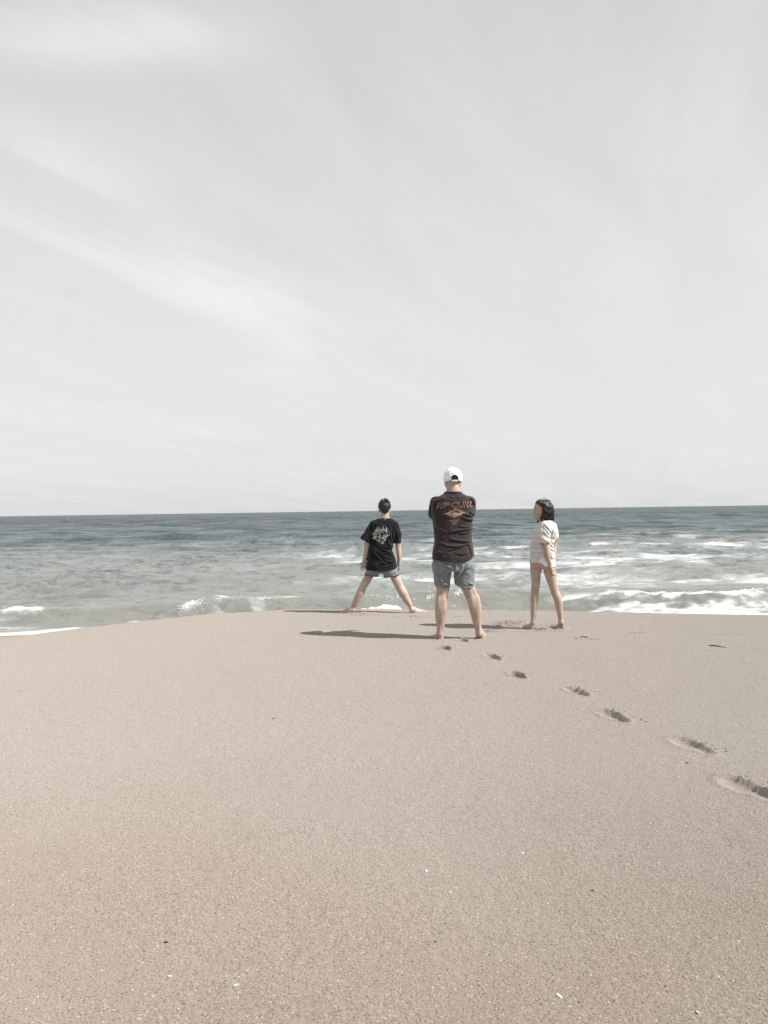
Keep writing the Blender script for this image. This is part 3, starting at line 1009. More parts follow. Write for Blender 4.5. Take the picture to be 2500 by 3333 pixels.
# ------------------------------------------------------------------ flat print laid on the cloth
def bvh_of(me):
    vs = [v.co.copy() for v in me.vertices]
    return BVHTree.FromPolygons(vs, [tuple(p.vertices) for p in me.polygons])


def lay_print(name, polys_bm, D, bvh, origin, mat, parent, lift):
    """a flat shape given in photo pixels is laid on the cloth along the line of sight"""
    bm = polys_bm
    bmesh.ops.triangulate(bm, faces=bm.faces[:])
    for _ in range(3):
        es = [e for e in bm.edges if e.calc_length() > 4.5]
        if not es:
            break
        bmesh.ops.subdivide_edges(bm, edges=es, cuts=1)
        bmesh.ops.triangulate(bm, faces=[f_ for f_ in bm.faces if len(f_.verts) > 3])
    eye = Vector((0, 0, EYE)) - Vector(origin)
    for v in bm.verts:
        q = Vector(at(v.co.x, v.co.y, D - .35)) - Vector(origin)
        dirn = (q - eye).normalized()
        hit, nrm, _, _ = bvh.ray_cast(q, dirn, 1.0)
        if hit is None:
            hit = Vector(at(v.co.x, v.co.y, D - .1)) - Vector(origin)
        v.co = hit - dirn * lift
    bmesh.ops.recalc_face_normals(bm, faces=bm.faces[:])
    me_ = bpy.data.meshes.new(name)
    bm.to_mesh(me_); bm.free()
    return link(name, me_, mat, parent)


def text_bm(s, x0, y0, x1, y1, hgt, shear=.25, offset=0.0, space=1.0):
    """lettering in pixel space: baseline from (x0,y0) to (x1,y1), hgt pixels tall"""
    cu = bpy.data.curves.new('lettering', 'FONT')
    cu.body = s; cu.size = 1.0; cu.shear = shear; cu.offset = offset; cu.resolution_u = 3; cu.space_character = space
    o = bpy.data.objects.new('lettering', cu)
    C.objects.link(o)
    dg = bpy.context.evaluated_depsgraph_get()
    me_ = bpy.data.meshes.new_from_object(o.evaluated_get(dg))
    bpy.data.objects.remove(o); bpy.data.curves.remove(cu)
    bm = bmesh.new(); bm.from_mesh(me_); bpy.data.meshes.remove(me_)
    xs = [v.co.x for v in bm.verts]; ys = [v.co.y for v in bm.verts]
    a, b, c, d = min(xs), max(xs), min(ys), max(ys)
    for v in bm.verts:
        tx = (v.co.x - a) / (b - a); ty = (v.co.y - c) / (d - c)
        v.co = Vector((x0 + (x1 - x0) * tx, y0 + (y1 - y0) * tx - hgt * ty, 0))
    return bm


def poly_bm(loops):
    bm = bmesh.new()
    for pts in loops:
        bm.faces.new([bm.verts.new((x, y, 0)) for x, y in pts])
    return bm


def ribbon_loops(pts, w0, w1=None, closed=False):
    """a stroke of the given pixel width along points, as quads"""
    w1 = w0 if w1 is None else w1
    P = [np.array(p, float) for p in pts]
    if closed:
        P = P + [P[0]]
    L, Rr = [], []
    for i, p in enumerate(P):
        d_ = P[min(i + 1, len(P) - 1)] - P[max(i - 1, 0)]
        if closed and i in (0, len(P) - 1):
            d_ = P[1] - P[-2]
        d_ = d_ / (np.linalg.norm(d_) + 1e-9)
        n_ = np.array([-d_[1], d_[0]])
        w = w0 + (w1 - w0) * i / (len(P) - 1)
        L.append(p + n_ * w / 2); Rr.append(p - n_ * w / 2)
    return [[tuple(L[i]), tuple(L[i + 1]), tuple(Rr[i + 1]), tuple(Rr[i])] for i in range(len(P) - 1)]


def merge_bm(*bms):
    out_ = bms[0]
    for b in bms[1:]:
        t_ = bpy.data.meshes.new('t'); b.to_mesh(t_); b.free()
        out_.from_mesh(t_); bpy.data.meshes.remove(t_)
    return out_


def z2f(x0, y0, sc):
    return lambda p: (x0 + p[0] / sc, y0 + p[1] / sc)


# ================================================================== the man
def build_man():
    D = 8.03
    o = np.array([at(1476, 1800, D)[0], D, 0.0])
    root = person('man with folded arms in a white cap, dark top and grey green shorts', o)
    sk = M['skin_man']
    h = .0058
    # body -------------------------------------------------
    fl = Field([at(1370, 1600, D)[0], D - .30, -.05], [at(1600, 1600, D)[0], D + .42, 1.86], h)
    hc = at(1474.5, 1561, D) + np.array([0, .012, 0])
    P, fr = head(fl, hc, (-.08, 1.0), 1.0, -.02, False, True, -.040)
    fl.chain([(at(1474, 1572, D + .01), .062), (at(1474, 1592, D - .01), .066), (at(1475, 1606, D - .01), .074), (at(1475, 1622, D), .095)], .03)
    fl.ell(at(1474, 1590, D - .045), (.045, .022, .04), None, .03)
    fl.loft(rows_px(D, [(1612, 1436, 1514, 0, .07), (1626, 1414, 1536, 0, .10), (1660, 1414, 1536, .01, .12), (1725, 1418, 1532, .02, .125), (1761, 1419, 1532, .02, .135),
                        (1815, 1414, 1537, .01, .130), (1842, 1418, 1534, .0, .10), (1856, 1430, 1522, .0, .07)], .014), .02)
    # left leg, right leg (photo left and right)
    ll = limb_px(D, [(1850, 1413, 1470, .0), (1885, 1417, 1465, 0), (1914, 1419.5, 1463.5, .0), (1930, 1420, 1458.5, 0), (1944, 1419, 1456, -.004), (1958, 1416.5, 1455.5, -.012), (1972, 1415, 1455, -.016),
                     (1990, 1415.5, 1453.5, -.012), (2007, 1417, 1451, -.006), (2034, 1420, 1447.5, .0), (2052, 1422, 1444, .004), (2064, 1421.5, 1443, .006)])
    rl = limb_px(D, [(1850, 1480, 1540, 0), (1885, 1490, 1544, 0), (1914, 1503, 1546, 0), (1930, 1510, 1551, 0), (1944, 1517, 1556.5, -.004), (1958, 1522, 1562, -.012), (1972, 1526, 1566, -.016),
                     (1990, 1530, 1567.5, -.012), (2007, 1534, 1568, -.006), (2034, 1541.5, 1567, 0), (2052, 1547, 1570, .004), (2062, 1549, 1572, .006)])
    fl.chain(ll, .014); fl.chain(rl, .014)
    # calf muscles, the tendons and hollows behind the knees
    for px, py in ((1427, 1966), (1443, 1962), (1537, 1966), (1555, 1961)):
        fl.ell(at(px, py, D - .040), (.024, .030, .085), None, .03)
    for a, b in ((1424.5, 1425), (1455, 1452), (1511, 1517), (1541, 1548)):
        fl.cone(at(a, 1917, D - .046), at(b, 1938, D - .044), .008, .007, .016)
    for a, b in ((1431, 1431), (1560, 1560)):
        fl.cone(at(a, 2020, D - .030), at(b, 2066, D - .026), .010, .009, .016)
    for px, py in ((1434, 1924), (1449, 1924), (1520, 1924), (1538, 1924)):
        fl.cone(at(px, py - 6, D - .075), at(px + (3 if px > 1480 else 0), py + 10, D - .072), .008, .008, .012, 'cut')
    hl = at(1437, 2079, D - .02); hl[2] = 0
    hr = at(1567, 2074, D - .0); hr[2] = 0
    foot(fl, hl, (-.30, .95), .255, sink=.016)
    foot(fl, hr, (.14, .99), .255, sink=.016)
    fl.cone(ll[-1][0], hl + np.array([-.01, .03, .040]), ll[-1][1], .030, .02)
    fl.cone(rl[-1][0], hr + np.array([.005, .03, .040]), rl[-1][1], .030, .02)
    # folded arms
    for sx, sh, el, wr in ((-1, at(1414, 1634, D), at(1410, 1675, D + .085), at(1485, 1668, D + .23)), (1, at(1532, 1634, D), at(1534, 1672, D + .085), at(1462, 1684, D + .205))):
        fl.chain([(sh, .036), (el, .034), (wr, .026)], .012)
        hand(fl, wr, wr - el + np.array([0, .02, 0]), (0, -1, 0), (0, 0, 1), 1.0, .5, .05)
    body = link('body', fl.mesh('body', o), sk, root)
    face_parts(P, fr, root, o, 1.0, M['hair_dark'])
    # short hair under the cap
    fh = Field(hc - .15, hc + .17, .006)
    fh.ell(P(0, -.013, .022), (.079, .099, .086), fr, 0)
    v = fh.pts((slice(None),) * 3)
    fz = fr[1]; up = fr[2]
    rel = [v[i] - hc[i] for i in range(3)]
    fwd = rel[0] * fz[0] + rel[1] * fz[1] + rel[2] * fz[2]
    upv = rel[0] * up[0] + rel[1] * up[1] + rel[2] * up[2]
    fh.d = np.maximum(fh.d, np.maximum(-(upv + .030 + fwd * .25), fwd - .07)).astype(np.float32)
    link('hair', fh.mesh('hair', o), M['hair_dark'], root)
    # cap --------------------------------------------------
    fc = Field(hc - np.array([.13, .14, .08]), hc + np.array([.13, .23, .16]), .0042)
    x, y, z = fc.pts((slice(None),) * 3)
    rel = (x - hc[0], y - hc[1], z - hc[2])
    rr = rel[0] * fr[0][0] + rel[1] * fr[0][1] + rel[2] * fr[0][2]
    ff = rel[0] * fr[1][0] + rel[1] * fr[1][1] + rel[2] * fr[1][2]
    ue = rel[0] * fr[2][0] + rel[1] * fr[2][1] + rel[2] * fr[2][2]

    def sh(a, b, c_, z0):
        k0 = np.sqrt((rr / a) ** 2 + ((ff + .008) / b) ** 2 + ((ue - z0) / c_) ** 2)
        return (k0 - 1) * min(a, b, c_)
    seam = 0.0
    for an in range(6):
        th = an * math.pi / 3 + math.pi / 6
        seam = seam + np.exp(-((rr * math.cos(th) + (ff + .008) * math.sin(th)) / .0035) ** 2) * .5
    ang = np.arctan2(rr, ff + .008)
    seam = .0013 * np.exp(-((np.mod(ang + math.pi / 6, math.pi / 3) - math.pi / 6) / .05) ** 2)
    outer = sh(.098, .113, .112, .016) + seam + .0014 * np.sin(ang * 11 + ue * 40)
    inner = sh(.091, .106, .105, .016)
    brim_cut = -(ue + .030 + ff * .10)
    crown = np.maximum(np.maximum(outer, -inner), brim_cut)
    arch = np.maximum(np.maximum(np.sqrt(rr ** 2 + np.maximum(ue - .008, 0) ** 2) - .034, ff + .01), -9)
    crown = np.maximum(crown, -arch)
    fc.d = crown.astype(np.float32)
    cap = link('cap', fc.mesh('cap', o), M['cap_white'], root)
    # bill on the far side
    bill = np.maximum(np.sqrt((rr / .082) ** 2 + ((ff - .075) / .098) ** 2) - 1, -9) * .08
    surf = ue + .026 - .35 * (.082 ** 2 - np.minimum(rr ** 2, .082 ** 2)) / .082 * .35 + (ff - .09) * .18
    bl = np.maximum(np.maximum(bill, np.abs(surf) - .0045), -inner)
    fc.d = np.maximum(bl, -(ff - .03)).astype(np.float32)
    link('bill', fc.mesh('bill', o), M['cap_white'], cap)
    # strap across the opening
    fc.d = np.maximum(np.maximum(sh(.1005, .1155, .114, .016), -sh(.0955, .1105, .109, .016)), np.maximum(np.maximum(np.abs(ue + .019) - .0115, np.abs(rr) - .047), ff)).astype(np.float32)
    strap = link('strap', fc.mesh('strap', o), M['cap_trim'], cap)
    fc.d = np.maximum(np.maximum(sh(.1030, .1180, .1165, .016), -sh(.098, .113, .112, .016)), np.maximum(np.maximum(np.abs(ue + .0185) - .0098, np.abs(rr + .003) - .034), ff)).astype(np.float32)
    link('strap_tab', fc.mesh('strap_tab', o), M['cap_white'], cap)
    # dark binding round the arch, top button
    bind = []
    for a in np.linspace(-.35, math.pi + .35, 24):
        r_ = .0345
        q = np.array([r_ * math.cos(a), 0, .008 + r_ * math.sin(a) if math.sin(a) > 0 else .008 + .06 * math.sin(a)])
        fy = -.008 - .1135 * math.sqrt(max(0, 1 - (q[0] / .0985) ** 2 - ((q[2] - .016) / .1125) ** 2))
        bind.append(P(q[0], fy, q[2]) - o)
    link('binding', tubes('binding', [(bind, [.0022] * len(bind))], 6), M['cap_trim'], cap)
    pts = [P(a, -.008 - .1140 * math.sqrt(max(0, 1 - (a / .099) ** 2 - ((.062 - .016) / .113) ** 2)), .062) - o for a in np.linspace(-.034, .034, 9)]
    link('stitching', tubes('stitching', [(pts, [.0018] * 9)], 5), M['cap_trim'], cap)
    bm = bmesh.new()
    bmesh.ops.create_uvsphere(bm, u_segments=14, v_segments=8, radius=.0085)
    for v_ in bm.verts:
        v_.co = Vector(P(0, -.008, .1285) - o) + Vector((v_.co.x, v_.co.y, v_.co.z * .6))
    bme = bpy.data.meshes.new('button'); bm.to_mesh(bme); bm.free()
    link('button', bme, M['cap_white'], cap)
    # top --------------------------------------------------
    fs = Field([at(1380, 1600, D)[0], D - .24, at(1476, 1832, D)[2]], [at(1562, 1600, D)[0], D + .40, at(1476, 1590, D)[2]], .0052)
    fs.loft(rows_px(D, [(1600, 1447, 1501, -.004, .078), (1606, 1444, 1506, -.004, .086), (1612, 1433, 1517, 0, .094), (1619, 1417, 1534, 0, .105), (1629, 1409, 1542, .0, .116), (1650, 1408, 1542, .01, .130), (1680, 1408, 1541, .015, .138), (1700, 1408.5, 1539, .02, .140),
                        (1725, 1412, 1538, .02, .140), (1761, 1414, 1537, .02, .148), (1785, 1409.5, 1541, .010, .156), (1812, 1406.5, 1544, .0, .160), (1827, 1405.5, 1543.5, .0, .162)]), .01, 2.35)
    for sx, shp, el, wr in ((-1, at(1417, 1634, D), at(1410, 1674, D + .075), at(1480, 1668, D + .235)), (1, at(1530, 1634, D), at(1532, 1668, D + .075), at(1462, 1684, D + .21))):
        fs.chain([(shp, .058), ((shp + el) / 2, .058), (el, .0555), (el * .4 + wr * .6, .047), (wr, .036)], .022)
    zf = z2f(1330, 1490, 5.53)
    L = [([(735, 1325), (900, 1295), (1150, 1272)], .013, .010), ([(900, 1350), (1000, 1345), (1140, 1310)], .010, .009), ([(750, 1460), (950, 1490), (1060, 1502), (1140, 1500)], .014, .010),
         ([(660, 1572), (850, 1585), (1000, 1552), (1145, 1528)], .015, .010), ([(700, 1645), (850, 1620), (1020, 1595)], .008, .010), ([(820, 1705), (950, 1720), (1090, 1690)], .006, .012),
         ([(980, 1010), (1100, 1035), (1205, 1040)], .012, .009), ([(960, 1075), (1060, 1105), (1180, 1120)], .011, .009), ([(1100, 985), (1160, 1005), (1215, 1050)], .010, .008),
         ([(900, 1235), (1000, 1245), (1100, 1240)], .006, .009), ([(470, 1150), (520, 1260), (640, 1330)], .008, .012), ([(470, 1480), (560, 1530), (680, 1560)], .008, .012),
         ([(700, 690), (800, 715), (900, 705)], .004, .010), ([(1080, 700), (1150, 760), (1190, 860)], .006, .012), ([(1080, 1560), (1110, 1660), (1120, 1760)], .006, .010), ([(420, 780), (440, 900), (420, 1000)], .009, .012),
         ([(440, 1720), (520, 1690), (600, 1700)], .006, .012)]
    H = folds(fs, D, [([zf(p) for p in a], b, c) for a, b, c in L])
    apply_folds(fs, H, D)
    x, y, z = fs.pts((slice(None),) * 3)
    zl, zr, zm = at(1407, 1821, D), at(1543, 1810.5, D), at(1482, 1826.5, D)
    zh = np.interp(fs.ax[0], [zl[0], zm[0], at(1515, 1822, D)[0], zr[0]], [zl[2], zm[2], at(1515, 1822.5, D)[2], zr[2]])[:, None, None]
    keep = fs.d.copy()
    fs.d = np.maximum(fs.d, zh - z).astype(np.float32)
    fs.d = np.maximum(fs.d, -np.maximum(keep + .010, z - zh - .035)).astype(np.float32)
    fs.d += (.0016 * np.exp(-((z - zh - .018) / .0035) ** 2)).astype(np.float32)      # hem stitching
    nk = at(1475, 1594, D - .01)
    fs.cone(nk + np.array([0, 0, -.002]), nk + np.array([0, 0, .08]), .072, .078, .003, 'cut')
    top_me = fs.mesh('long_sleeved_top', o)
    top = link('long_sleeved_top', top_me, M['shirt_man'], root)
    bv = bvh_of(top_me)
    # ribbed collar
    ring = []
    for a in np.linspace(0, 2 * math.pi, 33):
        q = at(1474.5, 1602.0, D - .006)
        ring.append(np.array([q[0] + .0845 * math.cos(a), q[1] + .080 * math.sin(a), q[2] - .004 - .012 * math.cos(a + .2) * 0 - .010 * (math.sin(a) * .5 + .5)]) - o)
    link('collar', tubes('collar', [(ring, [.0095] * 33)], 8), M['ink_brown'], top)
    # print
    lay_print('printed_lettering', text_bm('RIP CURL', 1421, 1655.5, 1538.5, 1649.8, 18.5, .32, .028, 1.0), D, bv, o, M['ink_tan'], top, .0035)
    lay_print('printed_lettering', text_bm('RIP CURL', 1424.2, 1653.6, 1535.4, 1648.2, 15.4, .32, -.012, 1.035), D, bv, o, M['ink_brown'], top, .0055)
    dia = [zf(p) for p in ((590, 1020), (840, 905), (1075, 985), (825, 1088))]
    din = [zf(p) for p in ((650, 1010), (840, 922), (1020, 985), (833, 1074))]
    lay_print('printed_emblem', poly_bm(ribbon_loops(dia, .9, closed=True)), D, bv, o, M['ink_tan'], top, .0035)
    lay_print('printed_emblem', poly_bm([din]), D, bv, o, M['ink_tan'], top, .0035)
    sw1 = [zf(p) for p in ((672, 985), (735, 958), (800, 946), (860, 950), (905, 968), (922, 992))]
    sw2 = [zf(p) for p in ((900, 975), (850, 966), (800, 978), (766, 1000), (772, 1024), (812, 1044), (870, 1048), (935, 1034))]
    lay_print('printed_emblem', merge_bm(poly_bm(ribbon_loops(sw1, 1.0, 3.2)), poly_bm(ribbon_loops(sw2, 3.2, .8))), D, bv, o, M['ink_brown'], top, .0055)
    lay_print('printed_lettering', text_bm('BORN AT BELLS', 1464, 1698.2, 1495, 1695.6, 5.6, .1), D, bv, o, M['ink_tan'], top, .0035)
    bx = [zf(p) for p in ((778, 1158), (866, 1152), (868, 1204), (780, 1208))]
    lay_print('printed_lettering', merge_bm(text_bm('1969', 1472.6, 1707.0, 1485.6, 1706.2, 6.8, 0), poly_bm(ribbon_loops(bx, .9, closed=True))), D, bv, o, M['ink_tan'], top, .0035)
    # shorts -----------------------------------------------
    fsh = Field([at(1392, 1600, D)[0], D - .2, at(1476, 1922, D)[2]], [at(1560, 1600, D)[0], D + .2, at(1476, 1800, D)[2]], .0052)
    fsh.loft(rows_px(D, [(1802, 1416, 1534, .0, .118), (1824, 1409, 1541, 0, .128), (1845, 1407.5, 1543.5, 0, .136), (1859, 1411, 1541, 0, .125)]), .02, 2.4)
    lrow = rows_px(D, [(1834, 1407, 1472, 0, .115), (1862, 1409.6, 1471, 0, .108), (1880, 1411, 1466.5, 0, .098), (1907, 1414, 1464.5, 0, .090), (1918, 1415, 1464, 0, .088)])
    rrow = rows_px(D, [(1834, 1480, 1543, 0, .115), (1862, 1479, 1544, 0, .108), (1880, 1478, 1544.6, 0, .100), (1907, 1480, 1545.5, 0, .094), (1920, 1484, 1546, 0, .092)])
    fsh.loft(lrow, .022, 2.2); fsh.loft(rrow, .022, 2.2)
    zf3 = z2f(1330, 1790, 5.53)
    L = [([(840, 210), (835, 300), (815, 390)], .010, .010), ([(560, 230), (680, 270), (800, 330)], .009, .012), ([(1000, 340), (1060, 300), (1110, 260)], .010, .008), ([(560, 400), (650, 320), (760, 260)], .007, .012),
         ([(870, 480), (920, 380), (960, 280)], .009, .013), ([(1080, 590), (1120, 600), (1160, 620)], .008, .008), ([(560, 470), (600, 560), (620, 640)], .007, .012), ([(440, 260), (480, 380), (520, 440)], .007, .012), ([(640, 600), (690, 620), (720, 640)], .006, .007)]
    H = folds(fsh, D, [([zf3(p) for p in a], b * 1.5, c) for a, b, c in L], .0055)
    apply_folds(fsh, H, D)
    x, y, z = fsh.pts((slice(None),) * 3)
    pz = lambda pxs, pys: np.interp(fsh.ax[0], [at(a, b, D)[0] for a, b in zip(pxs, pys)], [at(a, b, D)[2] for a, b in zip(pxs, pys)])[:, None, None]
    zh = pz((1414, 1438, 1464, 1474, 1477, 1503, 1530, 1546), (1905.5, 1911.5, 1912, 1906, 1900, 1913.5, 1913, 1907))
    keep = fsh.d.copy()
    fsh.d = np.maximum(fsh.d, zh - z).astype(np.float32)
    fsh.d = np.maximum(fsh.d, -np.maximum(keep + .009, z - zh - .05)).astype(np.float32)
    fsh.d += (.0022 * np.exp(-((z - zh - .022) / .004) ** 2)).astype(np.float32)
    link('shorts', fsh.mesh('shorts', o), M['shorts_man'], root)
    return root


# ================================================================== the boy
def build_boy():
    D = 10.15
    o = np.array([at(1244, 1800, D)[0], D, 0.0])
    root = person('boy with short dark hair and black t-shirt standing with legs wide apart', o)
    sk = M['skin_boy']
    gz = float(sand_base(np.array([o[0]]), np.array([D]))[0])
    fl = Field([at(1090, 1600, D)[0], D - .25, -.14], [at(1395, 1600, D)[0], D + .30, at(1250, 1612, D)[2]], .0054)
    hc = at(1252, 1656, D) + np.array([0, .012, 0])
    P, fr = head(fl, hc, (.06, 1.0), .95, 0.0, True)
    fl.chain([(at(1253, 1664, D + .005), .052), (at(1253.5, 1679, D - .006), .0545), (at(1253, 1690, D - .006), .062), (at(1252, 1702, D), .075)], .025)
    fl.loft(rows_px(D, [(1694, 1220, 1286, 0, .06), (1704, 1212, 1292, 0, .08), (1740, 1212, 1280, 0, .095), (1790, 1208, 1274, 0, .095), (1836, 1205, 1280, 0, .095), (1850, 1210, 1276, 0, .08), (1858, 1216, 1270, 0, .06)], .012), .012)
    zf = z2f(1080, 1580, 4.809)
    q = lambda x_, y_, dy=0: at(*zf((x_, y_)), D + dy)
    # photo-left leg bent out to the left, right leg to the right
    w = lambda l, r: (r - l) / 2 / 4.809 / F * D
    ll = [(q(640, 1300), .062), (q(592, 1400), w(525, 652)), (q(575, 1440), w(512, 636)), (q(530, 1510, -.004), w(468, 598)), (q(500, 1570, -.004), w(443, 560)), (q(473, 1625, -.01), w(413, 535)), (q(449, 1680, -.014), w(388, 511)), (q(415, 1745, -.012), w(360, 473)), (q(388, 1800, -.006), w(336, 444)),
          (q(352, 1870), w(312, 398)), (q(336, 1910, .005), w(300, 372)), (q(326, 1945, .008), .034)]
    rl = [(q(905, 1300), .062), (q(965, 1400), w(905, 1040)), (q(988, 1440), w(922, 1060)), (q(1025, 1510), w(957, 1097)), (q(1058, 1580), w(990, 1126)), (q(1085, 1630, -.008), w(1016, 1152)), (q(1112, 1680, -.012), w(1042, 1185)), (q(1147, 1745, -.012), w(1088, 1210)), (q(1177, 1800, -.006), w(1124, 1232)),
          (q(1215, 1860), w(1174, 1256)), (q(1236, 1900, .004), w(1204, 1268)), (q(1254, 1945, .006), .032)]
    fl.chain(ll, .014); fl.chain(rl, .014)
    hl = q(318, 1985, -.01); hl[2] = float(sand_base(np.array([hl[0]]), np.array([hl[1]]))[0])
    hr = q(1262, 1990, 0); hr[2] = float(sand_base(np.array([hr[0]]), np.array([hr[1]]))[0])
    foot(fl, hl, (-.86, .50), .225, sink=.010)
    foot(fl, hr, (.80, .55), .225, sink=.010)
    fl.cone(ll[-1][0], hl + np.array([-.02, .015, .040]), .034, .032, .02)
    fl.cone(rl[-1][0], hr + np.array([.02, .015, .040]), .032, .030, .02)
    # arms
    la = [(q(640, 640), .048), (q(575, 850, -.01), .043), (q(553, 950, -.01), w(510, 596)), (q(538, 1050, -.005), w(495, 581)), (q(525, 1115, .0), w(487, 564)), (q(513, 1180, .01), .0268)]
    ra = [(q(1000, 660), .048), (q(1035, 850, .0), .044), (q(1042, 950, 0), w(1000, 1086)), (q(1050, 1050, 0), w(1010, 1090)), (q(1053, 1110, .0), w(1018, 1088)), (q(1052, 1205, .02), .0262)]
    fl.chain(la, .012); fl.chain(ra, .012)
    hand(fl, la[-1][0], q(490, 1340, -.02) - la[-1][0], (.5, .86, 0), (-.75, -.2, .3), .86, .20, .22)
    hand(fl, ra[-1][0], q(1058, 1340, .06) - ra[-1][0], (-.9, .3, 0), (0, .95, 0), .84, .30, .06)
    link('body', fl.mesh('body', o), sk, root)
    face_parts(P, fr, root, o, .95, M['hair_dark'])
    # hair: close cropped sides, spiky top
    fh = Field(hc - .16, hc + .17, .0048)
    x, y, z = fh.pts((slice(None),) * 3)
    fh.ell(P(0, -.014, .026), (.0845 * .95, .1045 * .95, .090 * .95), fr, 0)
    fh.ell(P(0, -.072, -.020), (.062 * .95, .036 * .95, .050 * .95), fr, .02)
    rel = (x - hc[0], y - hc[1], z - hc[2])
    ff = rel[1]; ue = rel[2]; rr = rel[0]
    nz = .0022 * np.sin(rr * 620 + ue * 90) * np.sin(ue * 210 + rr * 160)
    fh.d = (fh.d + nz).astype(np.float32)
    line = np.where(ff < -.02, -(ue + .058 + -.055 * (np.abs(rr) / .072) ** 2.6), -(ue + .030 - (ff + .02) * .75))
    line = np.maximum(line, ff - .055 - np.maximum(ue - .05, 0) * .6)
    fh.d = np.maximum(fh.d, line).astype(np.float32)
    hair = link('hair', fh.mesh('hair', o), M['hair_dark'], root)
    st = []
    rg = np.random.default_rng(3)
    for i in range(420):
        a = rg.uniform(0, 2 * math.pi); e = rg.uniform(-.15, 1) ** 1.0 * 1.35
        e = math.asin(min(1, max(-.2, rg.uniform(-.05, 1))))
        n_ = np.array([math.cos(a) * math.cos(e), math.sin(a) * math.cos(e), math.sin(e)])
        p0 = P(n_[0] * .083, -.014 + n_[1] * .103, .026 + n_[2] * .089)
        ln = (.007 + .034 * max(0, n_[2]) ** 2.2) * rg.uniform(.6, 1.25)
        dr = unit(n_ * .7 + np.array([rg.normal(0, .25), rg.normal(.1, .25), .75 * max(n_[2], 0) + .05]))
        p1 = p0 + dr * ln * .55; p2 = p0 + dr * ln + np.array([rg.normal(0, .004), rg.normal(0, .004), 0])
        st.append(([p0 - n_ * .004 - o, p1 - o, p2 - o], [.0042, .0030, .0006]))
    for i in range(420):                  # cropped hair lying down the back and sides
        a = rg.uniform(-2.5, 2.5); e = rg.uniform(-.45, 1.1)
        n_ = np.array([math.sin(a) * math.cos(e), -math.cos(a) * math.cos(e), math.sin(e)])
        p0 = P(n_[0] * .0815, -.014 + n_[1] * .1015, .026 + n_[2] * .087)
        dn = unit(np.cross(np.cross(n_, [0, 0, -1.0]), n_) + np.array([rg.normal(0, .15), 0, 0]) + n_ * .12)
        p1 = p0 + dn * .010; p2 = p0 + dn * rg.uniform(.018, .028)
        if p2[2] < hc[2] - .052 * .95 + 1.0 * max(0, abs(p2[0] - hc[0]) - .03):
            continue
        st.append(([p0 - o, p1 - o, p2 - o], [.0032, .0028, .0008]))
    link('hair_spikes', tubes('hair_spikes', st, 4), M['hair_dark'], hair)
    # t-shirt ----------------------------------------------
    fs = Field([at(1160, 1600, D)[0], D - .22, at(1250, 1868, D)[2]], [at(1312, 1600, D)[0], D + .22, at(1250, 1680, D)[2]], .0048)
    fs.loft(rows_px(D, [(1688, 1229, 1276, 0, .062), (1693, 1219, 1284, 0, .074), (1699, 1211, 1291, 0, .086), (1710, 1206, 1294, 0, .100), (1730, 1204, 1292, 0, .110), (1752, 1204, 1285, .0, .112), (1772, 1204.5, 1278.5, 0, .112), (1792, 1199, 1277, 0, .116),
                        (1806, 1196.5, 1282.5, 0, .120), (1820, 1195, 1288, 0, .126), (1846, 1192, 1293.5, 0, .138), (1860, 1191.5, 1295, 0, .142)]), .01, 2.3)
    # sleeves: flaring on the left
    fs.cone(q(655, 620), q(600, 720), .058, .062, .02)
    fs.cone(q(600, 720), q(533, 860), .062, .086, .02)
    fs.cone(q(980, 640), q(1018, 760), .060, .060, .02)
    fs.cone(q(1018, 760), q(1020, 930), .060, .056, .015)
    L = [([(880, 900), (920, 935), (950, 985)], .010, .010), ([(790, 960), (860, 955), (945, 1000)], .010, .009), ([(770, 990), (840, 1010), (950, 1060)], .011, .010), ([(800, 1060), (880, 1050), (970, 1100)], .011, .010),
         ([(665, 1035), (710, 1100), (770, 1160)], .011, .009), ([(725, 1030), (780, 1080), (860, 1130), (900, 1145)], .010, .009), ([(800, 1125), (860, 1170), (960, 1190)], .010, .010), ([(780, 1210), (900, 1200), (1010, 1160)], .009, .012),
         ([(870, 1260), (950, 1230), (1020, 1200)], .008, .010), ([(890, 610), (895, 700), (940, 860)], .009, .011), ([(650, 580), (640, 640), (650, 700)], .006, .010), ([(985, 640), (960, 740), (975, 860)], .008, .010),
         ([(1000, 700), (1030, 780), (1050, 860)], .007, .011), ([(600, 600), (560, 690), (500, 800)], .007, .014), ([(640, 690), (600, 780), (570, 880)], .008, .014), ([(580, 1000), (600, 1120), (620, 1250)], .006, .014)]
    H = folds(fs, D, [([zf(p) for p in a], b, c) for a, b, c in L])
    apply_folds(fs, H, D)
    x, y, z = fs.pts((slice(None),) * 3)
    zx = lambda pts: np.interp(fs.ax[0], [q(*p)[0] for p in pts], [q(*p)[2] for p in pts])[:, None, None]
    zh = zx([(440, 1318), (545, 1316), (770, 1338), (900, 1318), (1030, 1280)])
    keep = fs.d.copy()
    d2 = np.maximum(fs.d, zh - z)
    d2 = np.maximum(d2, -np.maximum(keep + .009, z - zh - .035))
    # sleeve openings
    A, B = q(440, 824), q(604, 918)
    nx_, nz_ = -(B[2] - A[2]), B[0] - A[0]
    ln = math.hypot(nx_, nz_)
    if nz_ < 0:
        nx_, nz_ = -nx_, -nz_
    sl_ = ((x - A[0]) * nx_ + (z - A[2]) * nz_) / ln
    left = (zx_line(fs, q, [(606, 880), (602, 930), (560, 1050), (545, 1180), (538, 1340)], axis='z') - x) > .004
    d2 = np.where(left, np.maximum(d2, -sl_), d2)
    d2 = np.where(left, np.maximum(d2, -np.maximum(keep + .008, sl_ - .035)), d2)
    A, B = q(955, 905), q(1080, 905)
    right = (x > q(958, 900)[0])
    below = (A[2] - z)
